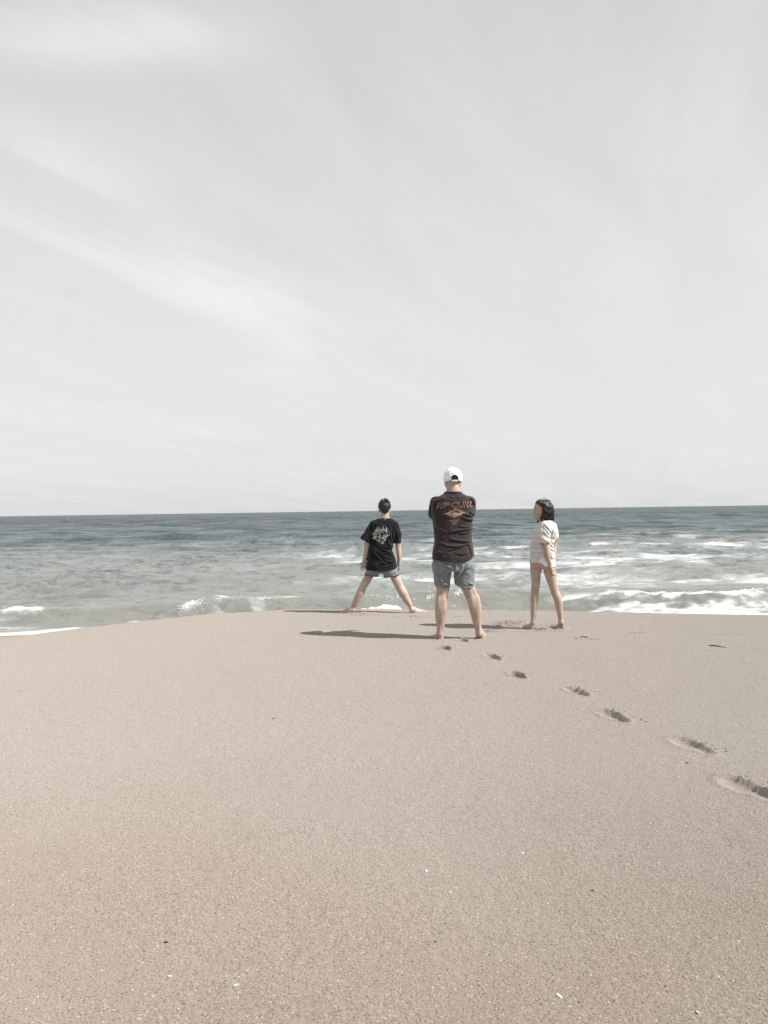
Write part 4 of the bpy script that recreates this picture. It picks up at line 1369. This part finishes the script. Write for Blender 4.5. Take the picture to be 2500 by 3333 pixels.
    arm_only = right & (z < A[2] + .05) & (x > q(962, 900)[0])
    body_r = np.abs(y - D) * 0 + (x - zx_line(fs, q, [(955, 905), (948, 1000), (1000, 1150), (1030, 1290)], axis='z'))
    d2 = np.where(arm_only & (body_r > .008), np.maximum(d2, below), d2)
    d2 = np.where(arm_only & (body_r > .008), np.maximum(d2, -np.maximum(keep + .008, -below - .03)), d2)
    fs.d = d2.astype(np.float32)
    nk = at(1253, 1681, D - .004)
    fs.cone(nk + np.array([0, 0, -.002]), nk + np.array([0, 0, .06]), .060, .066, .003, 'cut')
    tee_me = fs.mesh('t_shirt', o)
    tee = link('t_shirt', tee_me, M['shirt_boy'], root)
    bv = bvh_of(tee_me)
    ring = []
    for a in np.linspace(0, 2 * math.pi, 29):
        c_ = at(1253, 1690, D)
        ring.append(np.array([c_[0] + .067 * math.cos(a), c_[1] + .066 * math.sin(a), c_[2] + .006 - .006 * (math.sin(a) * .5 + .5)]) - o)
    link('collar', tubes('collar', [(ring, [.007] * 29)], 8), M['shirt_boy'], tee)
    # print: two words among flames
    z4 = lambda *p: [zf(t_) for t_ in p]
    a0, a1 = zf((694, 778)), zf((868, 738))
    lay_print('printed_lettering', text_bm('SANTA', a0[0], a0[1], a1[0], a1[1], 13.0, .12, .0), D, bv, o, M['ink_grey'], tee, .0035)
    a0, a1 = zf((690, 868)), zf((850, 830))
    lay_print('printed_lettering', text_bm('CRUZ', a0[0], a0[1], a1[0], a1[1], 13.0, .12, .0), D, bv, o, M['ink_grey'], tee, .0035)
    fls = []
    rg = np.random.default_rng(8)
    for bx, by, sc in ((655, 755, 1.15), (652, 815, 1.1), (700, 690, 1.1), (735, 700, 1.1), (790, 690, 1.15), (845, 690, 1.0), (680, 740, 1.1), (870, 720, .9), (680, 800, 1.0), (740, 800, 1.0), (800, 815, 1.1), (850, 795, 1.0), (888, 775, .9), (675, 830, .8), (735, 865, .9), (830, 850, .8)):
        w_ = 13 * sc; h_ = 30 * sc
        pts = [(bx - w_, by - h_ * .2), (bx - w_ * .8, by + h_ * .5), (bx, by + h_ * .55), (bx + w_ * .55, by + h_ * .1), (bx + w_ * .6, by - h_ * .7), (bx + w_ * 1.5, by - h_ * 1.5)]
        fls += ribbon_loops(z4(*pts), 1.9, .9)
        pts = [(bx + w_ * .5, by + h_ * .5), (bx + w_ * 1.1, by - h_ * .1), (bx + w_ * 1.9, by - h_ * .7)]
        fls += ribbon_loops(z4(*pts), 1.5, .8)
    fls += ribbon_loops(z4((755, 895), (775, 880), (800, 870), (825, 862)), 1.3) + ribbon_loops(z4((765, 915), (785, 900), (810, 895), (815, 880)), 1.3) + ribbon_loops(z4((790, 918), (815, 905)), 1.3)
    lay_print('printed_flames', poly_bm(fls), D, bv, o, M['ink_cream'], tee, .0050)
    # shorts -----------------------------------------------
    fh2 = Field([at(1175, 1600, D)[0], D - .18, at(1250, 1888, D)[2]], [at(1310, 1600, D)[0], D + .18, at(1250, 1830, D)[2]], .0048)
    fh2.loft(rows_px(D, [(1834, 1208, 1278, 0, .095), (1846, 1202, 1286, 0, .106), (1858, 1193, 1292, 0, .112), (1866, 1196, 1290, 0, .10)]), .015, 2.3)
    fh2.loft(rows_px(D, [(1850, 1201, 1244, 0, .092), (1862, 1189.5, 1238, 0, .100), (1872, 1185.5, 1232, 0, .095), (1884, 1182, 1228, 0, .094)]), .015, 2.2)
    fh2.loft(rows_px(D, [(1846, 1240, 1284, 0, .090), (1862, 1244, 1296.5, 0, .100), (1872, 1247, 1299, 0, .095), (1886, 1251, 1302, 0, .094)]), .015, 2.2)
    L = [([(880, 1400), (960, 1360), (1030, 1330)], .006, .010), ([(560, 1340), (640, 1370), (720, 1360)], .005, .010), ([(790, 1360), (830, 1400), (860, 1430)], .006, .010)]
    H = folds(fh2, D, [([zf(p) for p in a], b, c) for a, b, c in L])
    apply_folds(fh2, H, D)
    x, y, z = fh2.pts((slice(None),) * 3)
    zh = np.interp(fh2.ax[0], [q(*p)[0] for p in [(500, 1398), (722, 1428), (765, 1400), (815, 1444), (1058, 1398)]], [q(*p)[2] for p in [(500, 1398), (722, 1428), (765, 1400), (815, 1444), (1058, 1398)]])[:, None, None]
    keep = fh2.d.copy()
    full = np.maximum(fh2.d, zh - z)
    full = np.maximum(full, -np.maximum(keep + .009, z - zh - .04))
    fh2.d = full.astype(np.float32)
    sh_ = link('shorts', fh2.mesh('shorts', o), M['shorts_boy'], root)
    fh2.d = np.maximum(np.maximum(keep - .0045, -(keep + .002)), np.abs(z - zh - .004) - .0055).astype(np.float32)
    link('hem', fh2.mesh('hem', o), M['hem_dark'], sh_)
    return root


def zx_line(fl, q, pts, axis):
    zz = fl.ax[2]
    P = sorted([(q(*p)[2], q(*p)[0]) for p in pts])
    return np.interp(zz, [p[0] for p in P], [p[1] for p in P])[None, None, :]


# ================================================================== the girl
def build_girl():
    D = 8.60
    o = np.array([at(1770, 1800, D)[0], D, 0.0])
    root = person('girl with dark bobbed hair in a pastel striped t-shirt, head turned to the left', o)
    sk = M['skin_girl']
    zf = z2f(1660, 1590, 6.9125)
    zg = z2f(1660, 1800, 6.9125)
    q = lambda x_, y_, dy=0: at(*zf((x_, y_)), D + dy)
    g5 = lambda x_, y_, dy=0: at(*zg((x_, y_)), D + dy)
    w = lambda l, r: (r - l) / 2 / 6.9125 / F * D
    fl = Field([at(1705, 1600, D)[0], D - .24, -.04], [at(1850, 1600, D)[0], D + .28, at(1770, 1618, D)[2]], .0050)
    hc = at(1764.5, 1659, D)
    P, fr = head(fl, hc, (-1.0, -.10), .92, -.02, True, False)
    fl.chain([(q(735, 650), .050), (q(760, 740), .048), (q(775, 800, .01), .058), (q(790, 850, .01), .07)], .025)
    fl.loft(rows_px(D, [(1706, 1757, 1798, .01, .10), (1722, 1750, 1804, .01, .125), (1750, 1742, 1800, .01, .115), (1785, 1740, 1795, .01, .100), (1812, 1735, 1802, .0, .115), (1828, 1729, 1804.5, 0, .122), (1842, 1728, 1804, 0, .115), (1852, 1736, 1798, 0, .08)], .006), .02)
    ll = [(g5(600, 190, .03), w(458, 745)), (g5(598, 260, .03), w(456, 738)), (g5(590, 340, .02), w(456, 724)), (g5(576, 450, .02), w(460, 692)), (g5(580, 560, .02), w(474, 686)), (g5(584, 690, .02), w(490, 680)), (g5(572, 780, .02), w(484, 668)), (g5(562, 860, .02), w(474, 650)), (g5(551, 970, .025), w(460, 642)),
          (g5(542, 1080, .025), w(458, 626)), (g5(535, 1180, .02), w(461, 609)), (g5(529, 1350, .02), w(466, 592)), (g5(520, 1480, .02), w(470, 572)), (g5(515, 1560, .02), w(468, 562))]
    rl = [(g5(860, 200, -.03), w(735, 1000)), (g5(880, 310, -.03), w(745, 1012)), (g5(902, 450, -.02), w(772, 1032)), (g5(932, 580, -.02), w(815, 1048)), (g5(962, 700, -.02), w(862, 1062)), (g5(988, 790, -.02), w(895, 1082)), (g5(1008, 860, -.02), w(916, 1104)), (g5(1050, 960, -.025), w(956, 1145)),
          (g5(1080, 1060, -.025), w(990, 1170)), (g5(1104, 1190, -.02), w(1020, 1188)), (g5(1128, 1360, -.015), w(1062, 1194)), (g5(1142, 1480, -.01), w(1086, 1200)), (g5(1150, 1560, -.01), w(1092, 1210))]
    fl.chain(ll, .016); fl.chain(rl, .016)
    hl = g5(528, 1688, .015); hl[2] = 0
    hr = g5(1190, 1690, -.01); hr[2] = 0
    foot(fl, hl, (-.55, .83), .205, sink=.008)
    foot(fl, hr, (-.40, .92), .205, sink=.008)
    fl.cone(ll[-1][0], hl + np.array([-.01, .02, .040]), ll[-1][1] * .9, .025, .02)
    fl.cone(rl[-1][0], hr + np.array([-.01, .02, .036]), rl[-1][1] * .9, .025, .02)
    # near (left) arm reaching back past the hip, far arm behind the back
    la = [(q(785, 880, -.075), .034), (q(790, 1100, -.120), .036), (q(806, 1250, -.13), w(740, 872)), (q(826, 1380, -.13), w(764, 888)), (q(842, 1470, -.13), w(782, 902)), (q(866, 1600, -.125), w(814, 918)), (g5(892, 200, -.12), w(846, 938)), (g5(908, 285, -.115), .0235)]
    fl.chain(la, .012)
    hand(fl, la[-1][0], g5(985, 530, -.11) - la[-1][0], (.95, -.25, .25), (-.25, -.85, -.1), .80, .34, .16)
    fa = [(q(965, 880, .11), .042), (q(1000, 1080, .12), .038), (q(994, 1230, .12), .033), (q(985, 1400, .10), .030), (g5(975, 150, .06), .027), (g5(968, 250, .04), .0235)]
    fl.chain(fa, .012)
    hand(fl, fa[-1][0], np.array([.02, -.03, -1]), (-.8, .4, 0), (-.3, -.9, 0), .78, .30, .08)
    link('body', fl.mesh('body', o), sk, root)
    face_parts(P, fr, root, o, .92, M['hair_dark'])
    # smiling lips
    lp = [P(a, b, e) - o for a, b, e in ((-.024, .083, -.064), (-.012, .0965, -.0685), (0, .1005, -.069), (.012, .0965, -.0685), (.024, .083, -.064))]
    link('lips', tubes('lips', [(lp, [.0012, .0028, .0034, .0028, .0012])], 6), M['lip'], root)
    # hair ---------------------------------------------------
    fh = Field(hc - np.array([.17, .17, .22]), hc + np.array([.19, .17, .17]), .0050)
    S = .92
    fh.ell(P(0, -.016, .030), (.092 * S, .106 * S, .092 * S), fr, 0)
    fh.ell(P(0, -.062, -.030), (.088 * S, .066 * S, .10 * S), fr, .03)
    fh.ell(P(0, -.050, -.095), (.086 * S, .066 * S, .060 * S), fr, .03)
    for sx in (-1, 1):
        fh.cone(P(sx * .066, -.012, .0), P(sx * .064, .010, -.118), .030 * S, .030 * S, .02)
        fh.cone(P(sx * .058, .015, -.10), P(sx * .050, .042, -.146), .024 * S, .010 * S, .02)
    x, y, z = fh.pts((slice(None),) * 3)
    r_, f_, u_ = fr
    rel = (x - hc[0], y - hc[1], z - hc[2])
    rr = (rel[0] * r_[0] + rel[1] * r_[1] + rel[2] * r_[2]) / S
    ff = (rel[0] * f_[0] + rel[1] * f_[1] + rel[2] * f_[2]) / S
    ue = (rel[0] * u_[0] + rel[1] * u_[1] + rel[2] * u_[2]) / S
    # the face is left open: hairline falls from the forehead back to the cheek
    faceln = np.interp(ue[0, 0] if ue.shape[0] == 1 and ue.shape[1] == 1 else ue, [-.16, -.12, -.06, -.02, .03, .065, .09, .13], [.060, .046, .014, .006, .022, .058, .092, .12])
    fh.d = np.maximum(fh.d, (ff - faceln) * S).astype(np.float32)
    wave = .0068 * np.sin(ue * 88 + 2.5 * np.sin(ff * 40 + rr * 30)) + .0026 * np.sin(ff * 210 + ue * 60 + rr * 80)
    fh.d = (fh.d + wave).astype(np.float32)
    hair = link('hair', fh.mesh('hair', o), M['hair_brown'], root)
    hb = bvh_of(hair.data)
    st = []
    rg = np.random.default_rng(21)
    for i in range(620):
        a = rg.uniform(0, 2 * math.pi)
        start = np.array([math.sin(a) * .030, -.01 + math.cos(a) * .034, .122])
        endr = rg.uniform(.75, 1.0)
        pts = []; rad = []
        ph = rg.uniform(0, 6.28); am = rg.uniform(.004, .014); fq = rg.uniform(10, 19)
        endz = rg.uniform(-.165, -.07)
        for j in range(13):
            t_ = j / 12
            zz = .118 + (endz - .118) * t_ ** 1.15
            # radius of the hair mass at this height
            ring_f = .105 * math.sqrt(max(0.05, 1 - ((max(zz, .0) - .028) / .098) ** 2)) if zz > .028 else .112 - .02 * max(0, (-.05 - zz)) / .1
            ring_r = ring_f * .86
            a2 = a + .12 * math.sin(t_ * fq * .5 + ph)
            # hair of the front is swept back behind the face
            fcomp = math.cos(a2) * ring_f
            lim = float(np.interp(zz, [-.16, -.12, -.06, -.02, .03, .065, .09, .13], [.056, .042, .012, .006, .020, .054, .085, .12]))
            fcomp = min(fcomp, lim - rg.uniform(0, .006))
            p = P(math.sin(a2) * ring_r, fcomp - .018 - (.020 if zz < .0 and math.cos(a2) < 0 else 0), zz) + np.array([0, 0, 0])
            p = p + np.array([am * math.sin(fq * t_ + ph), am * .6 * math.cos(fq * t_ + ph), 0])
            near = hb.find_nearest(Vector(p - o))
            if near[0] is not None:
                sp_ = np.array(near[0]) + np.array(near[1]) * (.0015 + (.004 + .008 * t_) * abs(math.sin(fq * t_ + ph)))
                p = o + sp_ if t_ < .86 else (o + sp_) * .4 + p * .6
            pts.append(p - o); rad.append(.0030 * (1 - .7 * t_ ** 3))
        st.append((pts, rad))
    # a loose curl on top and one strand blown past the chin
    st.append(([q(815, 250) - o, q(795, 225) - o, q(770, 203) - o, q(748, 205) - o, q(750, 222) - o], [.0028, .0026, .0022, .0018, .001]))
    st.append(([q(800, 255) - o, q(775, 235) - o, q(765, 215) - o], [.0028, .002, .001]))
    st.append(([q(560, 640, -.02) - o, q(535, 655, -.02) - o, q(515, 695, -.02) - o], [.0020, .0022, .0012]))
    link('hair_strands', tubes('hair_strands', st, 4), M['hair_brown'], hair)
    # t-shirt ------------------------------------------------
    fs = Field([at(1715, 1600, D)[0], D - .24, at(1770, 1842, D)[2]], [at(1822, 1600, D)[0], D + .24, at(1770, 1686, D)[2]], .0046)
    fs.loft(rows_px(D, [(1694, 1758, 1796, .0, .075), (1700, 1753, 1801, .0, .095), (1708, 1748.5, 1805, .0, .120), (1718, 1743.5, 1809, .0, .138), (1730, 1738.5, 1811.5, .0, .142), (1742, 1734, 1811, .0, .138), (1754, 1730.5, 1807, .0, .130), (1771, 1727, 1803, .0, .124),
                        (1785, 1726.5, 1801.5, .0, .132), (1800, 1726, 1803.5, 0, .138), (1818, 1725, 1806.5, 0, .144), (1836, 1724.5, 1808, 0, .146)]), .01, 2.3)
    fs.cone(q(775, 850, -.085), q(760, 1000, -.105), .052, .058, .02)
    fs.cone(q(760, 1000, -.105), q(742, 1190, -.125), .058, .060, .02)
    fs.cone(q(760, 1000, -.105), q(800, 1190, -.125), .050, .054, .02)
    fs.cone(q(950, 860, .09), q(985, 1080, .11), .055, .060, .02)
    L = [([(730, 800), (790, 860), (860, 960)], .013, .009), ([(710, 860), (760, 930), (850, 1060)], .011, .009), ([(700, 950), (760, 1030), (850, 1110)], .011, .009), ([(880, 1090), (920, 1000), (950, 870)], .010, .010),
         ([(880, 1150), (960, 1060), (1020, 960)], .009, .010), ([(640, 1090), (720, 1150), (820, 1190)], .008, .008), ([(480, 1210), (560, 1230), (690, 1240)], .010, .010), ([(500, 1300), (600, 1270), (690, 1230)], .009, .010),
         ([(560, 1400), (620, 1350), (690, 1300)], .009, .010), ([(640, 1500), (670, 1430), (720, 1330)], .010, .010), ([(880, 1250), (920, 1290), (950, 1300)], .009, .009), ([(890, 1350), (940, 1370), (975, 1400)], .009, .009),
         ([(900, 1190), (940, 1230), (1010, 1130)], .007, .010), ([(640, 1560), (690, 1510), (740, 1470)], .008, .010), ([(520, 1480), (530, 1560), (520, 1640)], .005, .012)]
    H = folds(fs, D, [([zf(p) for p in a], b, c) for a, b, c in L], .0065)
    apply_folds(fs, H, D - .02)
    x, y, z = fs.pts((slice(None),) * 3)
    hp = [(440, 1692), (470, 1688), (545, 1662), (590, 1630), (640, 1592), (740, 1570), (930, 1560), (1030, 1580)]
    zh = np.interp(fs.ax[0], [q(*p)[0] for p in hp], [q(*p)[2] for p in hp])[:, None, None]
    keep = fs.d.copy()
    d2 = np.maximum(fs.d, zh - z)
    d2 = np.maximum(d2, -np.maximum(keep + .008, z - zh - .03))
    # near sleeve ends in the air, in front of the flank
    sz = np.interp(fs.ax[0], [q(590, 1212)[0], q(860, 1226)[0]], [q(590, 1212)[2], q(860, 1226)[2]])[:, None, None]
    slv = (y < D - .118) 
    d2 = np.where(slv, np.maximum(d2, sz - z), d2)
    fs.d = d2.astype(np.float32)
    # lower edge of the sleeve: hollow round the arm
    fs.cone(q(795, 1170, -.128), q(806, 1260, -.132), .038, .039, .004, 'cut')
    link('t_shirt', fs.mesh('t_shirt', o), M['shirt_girl'], root)
    # swim shorts --------------------------------------------
    fb = Field([at(1715, 1600, D)[0], D - .2, at(1770, 1858, D)[2]], [at(1818, 1600, D)[0], D + .2, at(1770, 1800, D)[2]], .0046)
    fb.loft(rows_px(D, [(1804, 1740, 1796, .0, .100), (1812, 1736, 1800, .0, .110), (1828, 1728.5, 1805, 0, .122), (1842, 1726.5, 1806, 0, .122), (1854, 1732, 1801, 0, .10)]), .01, 2.2)
    fb.chain([(p, r + .006) for p, r in ll[:3]], .012); fb.chain([(p, r + .006) for p, r in rl[:3]], .012)
    x, y, z = fb.pts((slice(None),) * 3)
    bp = [(430, 205), (640, 205), (690, 240), (745, 292), (860, 300), (1040, 300)]
    zb = np.interp(fb.ax[0], [g5(*p)[0] for p in bp], [g5(*p)[2] for p in bp])[:, None, None]
    fb.d = np.maximum(np.maximum(fb.d, zb - z), z - at(1770, 1803, D)[2]).astype(np.float32)
    link('swim_shorts', fb.mesh('swim_shorts', o), M['white_cotton'], root)
    return root


man = build_man()
boy = build_boy()
girl = build_girl()

# ------------------------------------------------------------------ small things on the sand
rg = np.random.default_rng(77)


def chip_mesh(name, L, W, T, seed, n=9):
    """a broken, slightly cupped flake"""
    r_ = np.random.default_rng(seed)
    bm = bmesh.new()
    rim_t, rim_b = [], []
    for i in range(n):
        a = 2 * math.pi * i / n
        s = r_.uniform(.72, 1.1)
        x_, y_ = L * .5 * math.cos(a) * s, W * .5 * math.sin(a) * s
        rim_t.append(bm.verts.new((x_, y_, T * .45 + r_.normal(0, T * .12)))); rim_b.append(bm.verts.new((x_ * .96, y_ * .96, r_.normal(0, T * .08))))
    ct = bm.verts.new((0, 0, T * 1.25)); cb = bm.verts.new((0, 0, T * .4))
    for i in range(n):
        j = (i + 1) % n
        bm.faces.new((rim_t[i], rim_t[j], ct)); bm.faces.new((rim_b[j], rim_b[i], cb)); bm.faces.new((rim_b[i], rim_b[j], rim_t[j], rim_t[i]))
    me_ = bpy.data.meshes.new(name); bm.to_mesh(me_); bm.free()
    return me_


def place(o, px, py, rot, lift=.001):
    p = on_sand(px, py)
    o.location = (p[0], p[1], float(sand_z(p[0], p[1])[0]) + lift)
    o.rotation_euler = rot


chips = [chip_mesh('shell_chip', .022, .012, .004, 5 + i) for i in range(4)]
for m_ in chips:
    m_.materials.append(M['shell'])
SHELLS = [(1388, 2832, 1.0, 'white shell chip in the middle of the near sand, upper of two'),
          (1465, 2903, 1.0, 'pale shell chip in the middle of the near sand, lower of two'),
          (1703, 2703, 1.1, 'white shell chip right of centre, upper of a pair'),
          (1702, 2773, .9, 'white shell chip right of centre, lower of a pair'),
          (1821, 3238, 1.1, 'white shell chip lying near the bottom edge, right of centre'),
          (2232, 2695, 1.1, 'white shell chip at the right, below and left of the nearest footprint'),
          (824, 2313, 1.2, 'white shell chip on smooth sand at left, near a dark scrap'),
          (1059, 2460, 1.1, 'white shell chip left of centre, between the people and the near sand'),
          (768, 3205, 1.0, 'white shell chip near the bottom edge, left of centre'),
          (551, 3178, .9, 'small white shell chip near the bottom edge at the left'),
          (226, 2065, 1.2, 'white shell chip at the far left, close to the foam edge on the sand'),
          (2272, 3295, 1.0, 'white shell chip in the bottom right corner of the beach')]
for i, (px, py, k, lb) in enumerate(SHELLS):
    s_ = link('shell_chip', chips[i % 4])
    place(s_, px, py, (rg.normal(0, .25), rg.normal(0, .25), rg.uniform(0, 6.28)))
    s_.scale = (k * .8, k * .8, k * .8)
    tag(s_, lb, 'shell', 'white shell chips scattered over the sand')


def twig(px0, py0, px1, py1, r_, label):
    a, b = on_sand(px0, py0), on_sand(px1, py1)
    c_ = (a + b) / 2
    pts = []
    for i in range(7):
        t_ = i / 6
        p = a + (b - a) * t_
        p[2] = float(sand_z(p[0], p[1])[0]) + r_ * .8 + .004 * math.sin(t_ * 5)
        p[:2] += rg.normal(0, .004, 2)
        pts.append(p - c_)
    tw = link('twig', tubes('twig', [(pts, [r_ * .6, r_, r_ * 1.1, r_, r_ * .9, r_ * .7, r_ * .3])], 6), M['twig'])
    tw.location = c_
    tag(tw, label, 'twig')


twig(2308, 2101.5, 2366, 2107, .0055, 'thin dark straight twig lying on bare sand at the right, beyond all the footprints')
twig(1890, 2073, 1944, 2081, .0045, 'thin brown twig half sunk in a scuff of sand between the girl and the footprints')


def scrap(px, py, L, W, label, seed):
    me_ = chip_mesh('seaweed_scrap', L * .62, W * .62, L * .12, seed, 11)
    s_ = link('seaweed_scrap', me_, M['weed'])
    place(s_, px, py, (rg.normal(0, .3), rg.normal(0, .3), rg.uniform(0, 3)))
    tag(s_, label, 'seaweed', 'dark scraps of dried seaweed')


scrap(2236, 2487, .034, .012, 'narrow dark seaweed scrap lying just below the second nearest footprint', 1)
scrap(1929, 2896, .022, .014, 'black seaweed speck alone on smooth sand, below the line of footprints', 2)
scrap(890, 2338, .030, .016, 'dark seaweed scrap on smooth sand left of the people, farthest of the left ones', 3)
scrap(539, 3068, .026, .014, 'dark seaweed scrap near the lower left of the beach', 4)
scrap(1416, 3062, .020, .012, 'dark seaweed bit in the middle of the near sand', 5)
scrap(943, 2030, .03, .016, 'tiny dark scrap near the crest of the sand, left of the man\'s shadow', 6)

# fine shell grit and coarse grains: nobody could count them
N = 26000
yy = 1.9 + 7.5 * RNG.random(N) ** 1.9
xx = (RNG.random(N) - .5) * (1.5 * yy + .8)
zz = np.empty(N)
zz = sand_base(xx, yy)
inn = (xx > -1.2) & (xx < 3.8) & (yy > 3)
zz[inn] += sand_prints(xx[inn], yy[inn])
size = .0010 + .0019 * RNG.random(N) ** 4
size *= (1 + .09 * np.maximum(yy - 3, 0))
ang = RNG.random(N) * 6.28
V = np.zeros((N, 5, 3))
base5 = np.array([[1, 0, -.1], [0, .55, -.1], [-.9, .1, -.1], [-.1, -.6, -.1], [.1, .05, .55]])
jit = base5[None] * (1 + .35 * RNG.standard_normal((N, 5, 1)))
ca, sa = np.cos(ang)[:, None], np.sin(ang)[:, None]
V[..., 0] = xx[:, None] + size[:, None] * (jit[..., 0] * ca - jit[..., 1] * sa)
V[..., 1] = yy[:, None] + size[:, None] * (jit[..., 0] * sa + jit[..., 1] * ca)
V[..., 2] = zz[:, None] + size[:, None] * jit[..., 2]
f5 = np.array([[0, 1, 4], [1, 2, 4], [2, 3, 4], [3, 0, 4]])
FC = (np.arange(N)[:, None, None] * 5 + f5[None]).reshape(-1, 3)
me = mesh_np('shell_grit', V.reshape(-1, 3), FC, False)
tone = np.repeat(RNG.random(N), 5)
fattr(me, 'tone', tone)
m, gr = new_mat('mixed_grit')
tn = gr.n('ShaderNodeAttribute', attribute_name='tone').outputs['Fac']
cr = gr.n('ShaderNodeValToRGB', {0: tn})
cr.color_ramp.interpolation = 'CONSTANT'
els = [(0, (.52, .48, .43, 1)), (.07, (.34, .28, .23, 1)), (.46, (.20, .155, .125, 1)), (.80, (.06, .048, .04, 1))]
while len(cr.color_ramp.elements) < 4:
    cr.color_ramp.elements.new(.5)
for e, (p_, c_) in zip(cr.color_ramp.elements, els):
    e.position = p_; e.color = c_
out(gr, gr.n('ShaderNodeBsdfPrincipled', {'Base Color': cr.outputs[0], 'Roughness': .6, 'Specular IOR Level': .3}).outputs[0])
grit = link('shell_grit', me, m)
tag(grit, 'fine shell grit and coarse grains strewn over the dry sand', None, None, 'stuff')

# loose clods of sand kicked up by the feet and along the rims of the footprints
V, FC = [], []
ico = bmesh.new(); bmesh.ops.create_icosphere(ico, subdivisions=1, radius=1.0)
iv = np.array([v.co[:] for v in ico.verts]); ifc = np.array([[v.index for v in f_.verts] for f_ in ico.faces]); ico.free()
spots = []
for i, (cx, cy, hx, hy, L_, W_, Dp, rgh) in enumerate(PRINTS):
    n_ = int((5 if i < 8 else 11) * rgh)
    for _ in range(n_):
        a = rg.normal(0, L_ * .40); b = W_ * (.72 + abs(rg.normal(0, .45)))
        spots.append((cx + hx * a + hy * b, cy + hy * a - hx * b, rg.uniform(.003, .008)))
for px, py, n_, sp_ in ((1165, 1998, 26, .11), (1210, 2000, 16, .11), (1720, 2046, 30, .14), (1690, 2034, 36, .18), (1815, 2048, 22, .11), (1770, 2048, 16, .10), (1640, 2030, 26, .14), (1505, 2078, 16, .10), (1440, 2082, 10, .06), (1574, 2077, 8, .06)):
    c_ = on_sand(px, py)
    for _ in range(n_):
        spots.append((c_[0] + rg.normal(0, sp_), c_[1] + rg.normal(0, sp_ * .6), rg.uniform(.003, .009) * rg.uniform(.6, 1.2)))
sx_ = np.array([s[0] for s in spots]); sy_ = np.array([s[1] for s in spots])
sz_ = sand_z(sx_, sy_)
for i, (a, b, r_) in enumerate(spots):
    j = iv * (1 + .28 * rg.standard_normal((len(iv), 1))) * np.array([1.1, 1.0, .75])
    FC.append(ifc + len(V) * len(iv))
    V.append(j * r_ + np.array([a, b, sz_[i] + r_ * .25]))
clods = link('sand_clods', mesh_np('sand_clods', np.concatenate(V), np.concatenate(FC)), M['sand'])
tag(clods, 'loose clods of sand kicked up round the feet and footprints', None, None, 'stuff')

# ------------------------------------------------------------------ spray on the little wave, plus sun glints modelled as white flecks
fsel = (np.abs(X[:-1, :-1]) < 9) & (Y[:-1, :-1] < 19.5)
gf = grid_faces(len(su), len(sy))[fsel.ravel()]
used, inv = np.unique(gf, return_inverse=True)
SP = np.stack([X, Y, Z + SEA], -1).reshape(-1, 3)[used]
sea_bvh = BVHTree.FromPolygons([tuple(p) for p in SP], [tuple(f_) for f_ in inv.reshape(-1, 4)])
V, FC = [], []
for px, py, n_, sx, sz, r0 in ((1268, 1941, 46, 30, 4, .011), (1300, 1950, 40, 24, 4, .011), (1400, 1924, 10, 4, 2, .012), (1400, 1943, 26, 7, 4, .014), (1489, 1931, 34, 7, 4, .018), (1502, 1924, 26, 6, 6, .014),
                               (640, 1960, 90, 22, 8, .013), (610, 1976, 60, 18, 7, .012), (720, 1949, 44, 30, 2, .009), (850, 1946, 60, 20, 8, .010), (925, 1938, 24, 30, 4, .008), (1476, 1973, 8, 6, 3, .010),
                               (1780, 1950, 14, 14, 7, .010), (2085, 1925, 70, 40, 4, .013), (2210, 1920, 110, 40, 5, .015), (2420, 1912, 160, 50, 6, .018), (60, 1985, 60, 40, 6, .012)):
    for _ in range(n_):
        a_ = at(px + rg.normal(0, sx), py + rg.normal(0, sz), 8.0)
        dr = Vector(a_ - np.array([0, 0, EYE])).normalized()
        hit = sea_bvh.ray_cast(Vector((0, 0, EYE)), dr, 40.0)[0]
        if hit is None or hit.y > 17:
            continue
        r_ = r0 * rg.uniform(.25, .75)
        for c_ in range(3):
            FC.append(ifc + len(V) * len(iv))
            V.append(iv * (1 + .25 * rg.standard_normal((len(iv), 1))) * np.array([1.3, 1, .7]) * r_ * (1 if c_ == 0 else .6) + np.array(hit) + np.array([rg.normal(0, 1.3), rg.normal(0, .8), .2 + .5 * abs(rg.normal())]) * r_)
spray = link('spray_and_glints', mesh_np('spray_and_glints', np.concatenate(V), np.concatenate(FC)), M['spray'])
tag(spray, 'white flecks of spray and sun glint along the crest of the shore break', None, None, 'stuff')

bob = link('driftwood_piece', chip_mesh('driftwood_piece', .16, .07, .05, 31, 11), M['weed'])
p = at(2477, 1961, 14.0)
bob.location = (p[0], p[1], p[2])
tag(bob, 'small dark driftwood piece bobbing in the white foam', 'driftwood')
